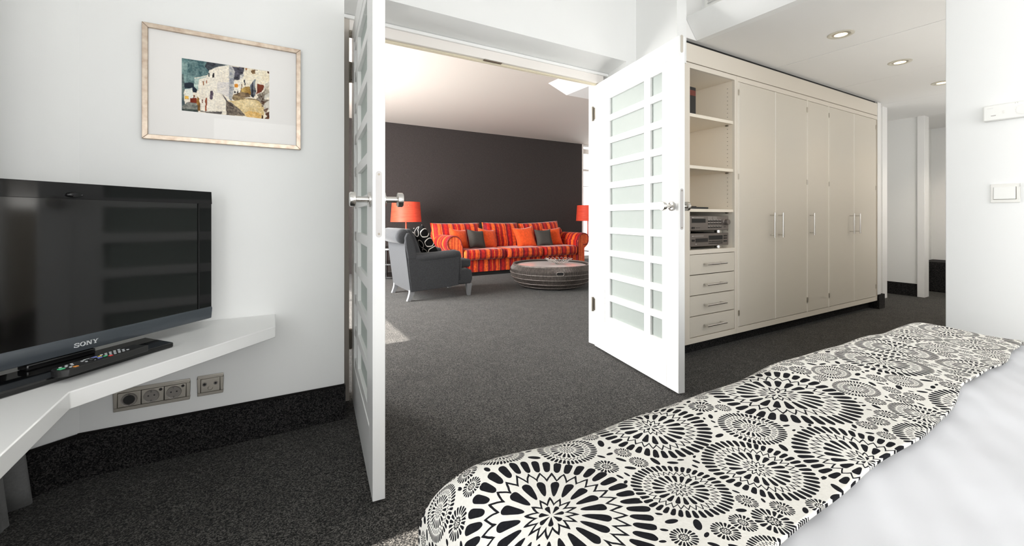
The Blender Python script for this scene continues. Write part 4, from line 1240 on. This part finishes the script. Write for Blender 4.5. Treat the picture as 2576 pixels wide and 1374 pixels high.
me = bpy.data.meshes.new('bed_throw')
tloc = (1.15, 0.45, 0.3)
me.from_pydata([(x - tloc[0], y_ - tloc[1], z - tloc[2]) for x, y_, z in mb.v], [], [f[::-1] for f in mb.f])
me.materials.append(M['throw'])
me.polygons.foreach_set('use_smooth', [True] * len(me.polygons))
PQ = np.array(PQ)
fv = np.array([f[::-1] for f in mb.f])
cen = PQ[fv].mean(axis=1)
A = np.array([(x, y_, r_) for x, y_, r_, k in meds])
K = np.array([k for *_, k in meds])
best = np.full(len(cen), 1e9)
idx = np.zeros(len(cen), int)
for i in range(len(A)):
    dd = np.hypot(cen[:, 0] - A[i, 0], cen[:, 1] - A[i, 1]) / A[i, 2]
    u = dd < best
    best[u] = dd[u]
    idx[u] = i
rot = np.array([rr.uniform(0, 2 * PI) for _ in meds])
Ai = A[idx][:, None, :]
lx = (PQ[fv][:, :, 0] - Ai[:, :, 0]) / Ai[:, :, 2]
ly = (PQ[fv][:, :, 1] - Ai[:, :, 1]) / Ai[:, :, 2]
lf = (K[idx] == 3)
cr, sr = np.cos(rot[idx])[:, None], np.sin(rot[idx])[:, None]
lx2, ly2 = lx * cr + ly * sr, -lx * sr + ly * cr
lx = np.where(lf[:, None], lx2, lx)
ly = np.where(lf[:, None], ly2, ly)
seed = np.repeat((rot[idx] / (2 * PI) * 0.1)[:, None], 4, axis=1)
at = me.attributes.new('medallion', 'FLOAT_VECTOR', 'CORNER')
at.data.foreach_set('vector', np.stack([lx, ly, seed], axis=2).astype(np.float32).ravel())
at = me.attributes.new('motif', 'FLOAT', 'FACE')
kk = np.where(best < 1.25, K[idx], 0).astype(np.float32)
at.data.foreach_set('value', kk)
thr = bpy.data.objects.new('bed_throw', me)
COL.objects.link(thr)
thr.location = tloc
md = thr.modifiers.new('thickness', 'SOLIDIFY')
md.thickness = 0.0045
md.offset = -1
tag(thr, 'cream throw printed with black medallions across the foot of the bed', 'throw')

# ================================================================== LIVING ROOM FURNITURE
# ---- armchair
ch = thing('armchair', 'charcoal wool armchair with rolled back and silver legs left of the sofa', 'armchair', (1.93, 5.33, 0))
AY0, AY1 = 4.95, 5.72
part('back_panel', MB().prism([(1.532, 0.112), (1.590, 0.150), (1.56, 0.45), (1.53, 0.70), (1.50, 0.74), (1.462, 0.71), (1.470, 0.60), (1.495, 0.40)], AY0 + 0.004, AY1 - 0.004, 1), M['charcoal'], ch, bevel=0.004)
part('back_roll', MB().lathe([(0.0, AY0 + 0.018), (0.05, AY0 + 0.018), (0.082, AY0 + 0.03), (0.090, AY0 + 0.06), (0.092, (AY0 + AY1) / 2), (0.090, AY1 - 0.06), (0.082, AY1 - 0.03), (0.05, AY1 - 0.018), (0.0, AY1 - 0.018)], (1.452, 0, 0.775), 24, 1), M['charcoal'], ch, smooth=60)
wing = [(1.500, 0.50), (1.470, 0.66), (1.462, 0.76), (1.485, 0.815), (1.520, 0.812), (1.552, 0.765), (1.585, 0.67), (1.615, 0.50)]
part('wing', MB().prism(wing, AY0 - 0.004, AY0 + 0.11, 1), M['charcoal'], ch, bevel=0.016, seg=3)
part('wing', MB().prism(wing, AY1 - 0.11, AY1 + 0.004, 1), M['charcoal'], ch, bevel=0.016, seg=3)
part('back_pad', MB().prism([(1.50, 0.42), (1.47, 0.70), (1.475, 0.80), (1.51, 0.862), (1.56, 0.860), (1.61, 0.80), (1.665, 0.66), (1.735, 0.44)], AY0 + 0.09, AY1 - 0.09, 1), M['charcoal'], ch, bevel=0.022, seg=3)
def chair_side(ya, yb, sgn):
    yo = ya if sgn < 0 else yb
    part('side_panel', MB().prism([(1.545, 0.113), (1.508, 0.40), (1.500, 0.53), (1.60, 0.520), (1.80, 0.522), (2.00, 0.532), (2.13, 0.535), (2.165, 0.50), (2.155, 0.30), (2.150, 0.150), (2.00, 0.136), (1.80, 0.124)], ya, yb, 1), M['charcoal'], ch, bevel=0.006)
    path = [(1.520, 0.548), (1.57, 0.531), (1.70, 0.522), (1.85, 0.526), (2.0, 0.537), (2.10, 0.543), (2.15, 0.535), (2.168, 0.50)]
    part('arm_roll', MB().tube([(x, (ya + yb) / 2, z - 0.012) for x, z in path], 0.05, 12, rs=[0.042, 0.055, 0.062, 0.062, 0.062, 0.062, 0.058, 0.045]), M['charcoal'], ch, smooth=60)
    part('arm_front', MB().lathe([(0.0, 2.150), (0.030, 2.152), (0.046, 2.165), (0.048, 2.182), (0.034, 2.196), (0.0, 2.200)], (0, 0, 0), 20, 0).xform(Matrix.Translation((0, (ya + yb) / 2, 0.345)) @ Matrix.Diagonal((1, 1.05, 4.1, 1))), M['charcoal'], ch, smooth=60)
chair_side(AY0, AY0 + 0.105, -1)
chair_side(AY1 - 0.105, AY1, 1)
part('seat_cushion', B(1.62, 2.372, AY0 + 0.108, AY1 - 0.108, 0.352, 0.458), M['charcoal'], ch, bevel=0.028, seg=4)
part('seat_rail', MB().prism([(1.56, 0.13), (1.56, 0.34), (2.25, 0.35), (2.33, 0.34), (2.358, 0.29), (2.355, 0.20), (2.33, 0.150), (2.2, 0.142)], AY0 + 0.10, AY1 - 0.10, 1), M['charcoal'], ch, bevel=0.015, seg=3)
part('seat_rail', MB().prism([(2.14, 0.15), (2.14, 0.33), (2.28, 0.345), (2.345, 0.325), (2.352, 0.21), (2.33, 0.150)], AY0 + 0.02, AY0 + 0.12, 1), M['charcoal'], ch, bevel=0.02, seg=3)
part('seat_rail', MB().prism([(2.14, 0.15), (2.14, 0.33), (2.28, 0.345), (2.345, 0.325), (2.352, 0.21), (2.33, 0.150)], AY1 - 0.12, AY1 - 0.02, 1), M['charcoal'], ch, bevel=0.02, seg=3)
part('seat_box', B(1.56, 2.15, AY0 + 0.10, AY1 - 0.10, 0.13, 0.36), M['charcoal'], ch)
for yc in (AY0 + 0.045, AY1 - 0.045):
    part('leg', MB().prism([(1.530, 0.135), (1.592, 0.135), (1.585, 0.085), (1.560, 0.035), (1.543, 0.0), (1.498, 0.0), (1.513, 0.04), (1.527, 0.09)], yc - 0.026, yc + 0.026, 1), M['silver_leg'], ch, bevel=0.002)
for yc in (AY0 + 0.055, AY1 - 0.055):
    part('leg', MB().add([(2.275, yc - .034, .155), (2.345, yc - .034, .155), (2.345, yc + .034, .155), (2.275, yc + .034, .155), (2.292, yc - .019, 0), (2.330, yc - .019, 0), (2.330, yc + .019, 0), (2.292, yc + .019, 0)],
                         [(0, 1, 2, 3), (7, 6, 5, 4), (0, 4, 5, 1), (1, 5, 6, 2), (2, 6, 7, 3), (3, 7, 4, 0)]), M['silver_leg'], ch, bevel=0.002)
cu1 = part('scatter_cushion', MB().pillow(0.48, 0.48, 0.15, None, 16, 0.06), M['swirl'], local=True, smooth=80)
cu1.matrix_world = Matrix.Translation((1.80, 5.28, 0.660)) @ Matrix.Rotation(math.radians(97), 4, 'Z') @ Matrix.Rotation(math.radians(-26), 4, 'X') @ Matrix.Rotation(math.radians(8), 4, 'Y')
tag(cu1, 'black cushion with white looping lines on the armchair', 'cushion')

# ---- sofa
SX0, SX1, SY0, SY1 = 2.56, 5.64, 6.53, 7.52
sf = thing('sofa', 'long red and orange striped velvet sofa with rolled arms', 'sofa', ((SX0 + SX1) / 2, 7.0, 0))
part('base', B(2.86, 5.36, SY0 + 0.03, SY1, 0.065, 0.30), M['stripe_x'], sf, bevel=0.008)
part('plinth', B(2.72, 5.50, SY0 + 0.06, SY1 - 0.03, 0.0, 0.07), M['black'], sf)  # black block standing in for the shaded void under the sofa
part('back_frame', MB().prism([(7.20, 0.28), (7.22, 0.74), (7.28, 0.79), (7.45, 0.79), (7.52, 0.72), (7.52, 0.065), (7.20, 0.065)], 2.70, 5.50, 0), M['stripe_x'], sf, bevel=0.02, seg=3)
def arm(inner, outer, sgn):
    """sgn=-1: left arm (scroll rolls towards -X)"""
    cx = inner + sgn * 0.165
    cz, r_ = 0.558, 0.140
    pts = [(inner, 0.065), (inner, cz)]
    for k in range(17):
        a = -math.radians(0) + PI * 1.32 * k / 16
        pts.append((cx - sgn * r_ * math.cos(a) if True else 0, cz + r_ * math.sin(a)))
    nx = inner + sgn * 0.185
    pts += [(nx, 0.40), (nx, 0.065)]
    body = part('arm', MB().prism(pts, SY0, SY1 - 0.06, 1), M['stripe_y'], sf, bevel=0.012, seg=3)
    fp = [(inner + (x - inner) * 0.93 + sgn * 0.008, z if z < 0.1 else 0.065 + (z - 0.065) * 0.985) for x, z in pts]
    part('arm_front', MB().prism(fp, SY0 - 0.006, SY0 + 0.004, 1), M['stripe_front'], body, bevel=0.003)
    # scroll piping on the front
    sp = []
    for k in range(30):
        a = PI * 1.55 * k / 29
        rr_ = r_ - 0.012 - (0.035 * max(0, (k - 16) / 13))
        sp.append((cx - sgn * rr_ * math.cos(a), SY0 - 0.008, cz + rr_ * math.sin(a)))
    sp = [(inner + sgn * 0.012, SY0 - 0.008, 0.08), (inner + sgn * 0.012, SY0 - 0.008, cz - 0.05)] + sp
    part('piping', MB().tube(sp, 0.010, 8), M['sofa_pipe'], body, smooth=60)
arm(2.915, SX0, -1)
arm(5.345, SX1, 1)
for k in range(3):
    xa = 2.925 + k * 0.805
    part('seat_cushion', B(xa, xa + 0.798, 6.475, 7.20, 0.275, 0.455), M['stripe_x'], sf, bevel=0.062, seg=5)
for k, (xa, xb, tilt, zt_, rl) in enumerate(((2.60, 3.555, -16, 0.645, 0), (3.61, 4.39, -15, 0.645, 1), (4.42, 5.41, -18, 0.652, -3))):
    part('back_cushion', MB().pillow(xb - xa, 0.52, 0.22, Matrix.Translation(((xa + xb) / 2, 7.17, zt_)) @ Matrix.Rotation(math.radians(tilt), 4, 'X') @ Matrix.Rotation(math.radians(rl), 4, 'Y'), 18, 0.035, 0.36), M['stripe_x'], sf, smooth=60)
# scatter cushions
def scatter(label, x, z, size, yaw, roll, m, y_=6.93, tilt=-22, group='scatter cushions along the red sofa', th_=0.15):
    o = part('scatter_cushion', MB().pillow(size, size, th_, None, 18, 0.15), m, local=True, smooth=80)
    o.matrix_world = Matrix.Translation((x, y_, z)) @ Matrix.Rotation(math.radians(yaw), 4, 'Z') @ Matrix.Rotation(math.radians(tilt), 4, 'X') @ Matrix.Rotation(math.radians(roll), 4, 'Y')
    tag(o, label, 'cushion', group)
scatter('orange velvet cushion leaning behind the left sofa arm', 3.03, 0.615, 0.37, 18, 6, M['orange'], 6.96)
scatter('dark grey linen cushion second from the left on the sofa', 3.305, 0.610, 0.34, 14, 6, M['grey_linen'], 6.83)
scatter('orange cushion against the middle striped back cushion, right of grey', 3.585, 0.610, 0.37, 12, 8, M['orange'], 6.95)
scatter('large orange cushion with peaked corners, just right of middle', 4.39, 0.610, 0.42, -6, -5, M['orange'], 6.93)
scatter('dark grey square cushion between the two right orange cushions', 4.76, 0.595, 0.35, -6, 0, M['grey_linen'], 6.83)
scatter('orange cushion beside the right sofa arm', 5.06, 0.605, 0.37, -16, -5, M['orange'], 6.95)

# ---- wicker coffee table
TX, TY, TZ = 3.65, 5.05, 0.335
tb = thing('coffee_table', 'round drum coffee table of dark wicker with glass top', 'table', (TX, TY, 0))
prof_t = [(0.40, 0.012), (0.455, 0.03), (0.53, 0.09), (0.58, 0.16), (0.598, 0.215), (0.592, 0.27), (0.565, 0.315), (0.545, 0.330)]
part('core', MB().lathe([(r_ - 0.012, z) for r_, z in prof_t] + [(0.52, 0.322), (0.50, 0.305), (0.0, 0.30)], (TX, TY, 0), 64, 2), M['wicker_dark'], tb, smooth=50)
mb = MB()
for k in range(230):
    a = 2 * PI * k / 230
    mb.tube([(TX + (r_ - 0.003) * math.cos(a), TY + (r_ - 0.003) * math.sin(a), z) for r_, z in prof_t], 0.0042, 4)
part('cane', mb, M['wicker'], tb, kind='stuff')
def ring(rad, z, th_, nm, m):
    part(nm, MB().tube([(TX + rad * math.cos(2 * PI * k / 72), TY + rad * math.sin(2 * PI * k / 72), z) for k in range(72)], th_, 6, True), m, tb, smooth=60)
for rad, z in ((0.600, 0.222), (0.584, 0.158), (0.536, 0.092), (0.464, 0.036)):
    ring(rad, z, 0.0032, 'hoop', M['wicker_ring'])
ring(0.548, 0.328, 0.013, 'rim', M['wicker'])
ring(0.522, 0.322, 0.010, 'rim', M['wicker_dark'])
part('glass_top', MB().lathe([(0.0, 0.302), (0.512, 0.302), (0.514, 0.306), (0.512, 0.311), (0.0, 0.311)], (TX, TY, 0), 64, 2), M['table_glass'], tb, smooth=30)
# handle slot facing the viewer
va = math.atan2(-TY, -TX) + 0.20
hc = Vector((TX + 0.594 * math.cos(va), TY + 0.594 * math.sin(va), 0.250))
tx_ = Vector((-math.sin(va), math.cos(va), 0))
slot_pts = []
for k in range(24):
    a = 2 * PI * k / 24
    ex = math.copysign(abs(math.cos(a)) ** 0.55, math.cos(a)) * 0.050
    ez = math.copysign(abs(math.sin(a)) ** 0.7, math.sin(a)) * 0.024
    slot_pts.append(hc + tx_ * ex + Vector((math.cos(va), math.sin(va), 0)) * (0.006 - 0.4 * (ex * ex)) + Vector((0, 0, ez)))
part('handle_rim', MB().tube(slot_pts, 0.0045, 6, True), M['wicker_ring'], tb, smooth=60)
inn = [q - Vector((math.cos(va), math.sin(va), 0)) * 0.004 for q in slot_pts]
bk_ = [q - Vector((math.cos(va), math.sin(va), 0)) * 0.02 for q in slot_pts]
n_ = len(inn)
part('handle_hole', MB().add([tuple(q) for q in inn + bk_], [tuple(range(n_)), tuple(range(n_, 2 * n_))[::-1]] + [(i, n_ + i, n_ + (i + 1) % n_, (i + 1) % n_) for i in range(n_)]), M['black'], tb)
for k in range(4):
    a = va + 0.05 + k * PI / 2
    part('foot', MB().cyl((TX + 0.40 * math.cos(a), TY + 0.40 * math.sin(a), 0), 0.018, 0, 0.02, 2, 12), M['black'], tb)

# ---- wire bowl on the table
wb = thing('wire_bowl', 'silver bowl of looped wire standing on the glass table top', 'bowl', (3.78, 5.05, 0.311))
bx_, by_ = 3.78, 5.05
part('bowl_base', MB().lathe([(0.0, 0.3112), (0.05, 0.3112), (0.055, 0.316), (0.045, 0.320), (0.0, 0.319)], (bx_, by_, 0), 24, 2), M['chrome'], wb, smooth=40)
for k in range(18):
    a = 2 * PI * k / 18
    rd = Vector((math.cos(a), math.sin(a), 0))
    tg = Vector((-math.sin(a), math.cos(a), 0))
    pts = []
    for j in range(20):
        q = 2 * PI * j / 20
        s_ = 0.5 - 0.5 * math.cos(q)
        pts.append(Vector((bx_, by_, 0.319)) + rd * (0.04 + 0.165 * s_) + Vector((0, 0, 0.078 * s_ ** 1.3)) + tg * (0.034 * math.sin(q)))
    part('wire_loop', MB().tube(pts, 0.0022, 5, True), M['chrome'], wb, smooth=60)
for k in range(4):
    a = PI * 0.93 + k * 0.24
    rd = Vector((math.cos(a), math.sin(a), 0))
    tg = Vector((-math.sin(a), math.cos(a), 0))
    def pf(u, v):
        s_ = u
        wdt = 0.028 * math.sin(PI * min(1, 0.12 + s_ * 0.85))
        p = Vector((bx_, by_, 0.3215)) + rd * (0.03 + 0.16 * s_) + Vector((0, 0, 0.075 * s_ ** 1.2 + 0.006 * (2 * v - 1) ** 2)) + tg * (wdt * (2 * v - 1))
        return tuple(p)
    pb = part('petal', MB().grid(10, 6, pf), M['chrome'], wb, smooth=60)
    pb.modifiers.new('thickness', 'SOLIDIFY').thickness = 0.0015

# ---- side tables and lamps
s1 = thing('side_table', 'black oval three-tier side table behind the armchair', 'side table', (2.08, 7.22, 0), group='black side tables by the sofa')
def oval(z, zz_, rx, ry):
    return MB().prism([(2.08 + rx * math.cos(2 * PI * k / 40), 7.22 + ry * math.sin(2 * PI * k / 40)) for k in range(40)], z, zz_, 2)
part('tabletop', oval(0.46, 0.50, 0.44, 0.36), M['black_wood'], s1, bevel=0.006)
part('shelf', oval(0.215, 0.245, 0.42, 0.34), M['black_wood'], s1, bevel=0.005)
part('base', oval(0.0, 0.035, 0.44, 0.36), M['black_wood'], s1, bevel=0.006)
for a in (0.6, 2.5, 3.7, 5.6):
    part('leg', MB().cyl((2.08 + 0.34 * math.cos(a), 7.22 + 0.27 * math.sin(a), 0), 0.016, 0.03, 0.465, 2, 12), M['black_wood'], s1, smooth=40)
s2 = thing('side_table', 'black framed side table with shelf right of the sofa', 'side table', (6.42, 7.25, 0), group='black side tables by the sofa')
part('tabletop', B(6.12, 6.72, 6.98, 7.52, 0.505, 0.535), M['black_wood'], s2, bevel=0.003)
part('shelf', B(6.14, 6.70, 7.0, 7.50, 0.255, 0.275), M['lacquer'], s2, bevel=0.002, label='pale glass shelf')
for x in (6.145, 6.675):
    for yy in (7.005, 7.475):
        part('leg', B(x - 0.028, x + 0.028, yy - 0.02, yy + 0.02, 0, 0.506), M['black_wood'], s2, bevel=0.002)
part('stretcher', B(6.17, 6.65, 7.0, 7.02, 0.06, 0.09), M['black_wood'], s2)

def lamp(x, y_, zb, label):
    t = thing('table_lamp', label, 'lamp', (x, y_, zb), group='red shaded lamps at the sofa ends')
    part('lamp_base', MB().lathe([(0.0, zb + 0.0005), (0.085, zb + 0.0005), (0.085, zb + 0.012), (0.02, zb + 0.022), (0.0, zb + 0.022)], (x, y_, 0), 28, 2), M['red_stem'], t, smooth=40)
    part('stem', MB().cyl((x, y_, 0), 0.013, zb + 0.02, 1.20, 2, 14), M['red_stem'], t, smooth=40)
    prs = [(0.264, 0.922), (0.262, 0.925), (0.238, 1.262), (0.236, 1.266), (0.234, 1.262), (0.258, 0.925), (0.264, 0.922)]
    part('lamp_shade', MB().lathe(prs, (x, y_, 0), 48, 2, False), M['red_shade'], t, smooth=50)
    part('shade_ring', MB().tube([(x + 0.02 * math.cos(k * PI / 6), y_ + 0.02 * math.sin(k * PI / 6), 1.20) for k in range(12)], 0.004, 6, True), M['chrome'], t)
    for k in range(3):
        a = k * 2 * PI / 3 + 0.4
        part('shade_strut', MB().tube([(x + 0.02 * math.cos(a), y_ + 0.02 * math.sin(a), 1.20), (x + 0.243 * math.cos(a), y_ + 0.243 * math.sin(a), 1.205)], 0.003, 6), M['chrome'], t)
lamp(2.18, 7.30, 0.50, 'red lamp left of the sofa, behind the armchair')
lamp(6.28, 7.30, 0.535, 'red lamp right of the sofa, in front of the window')
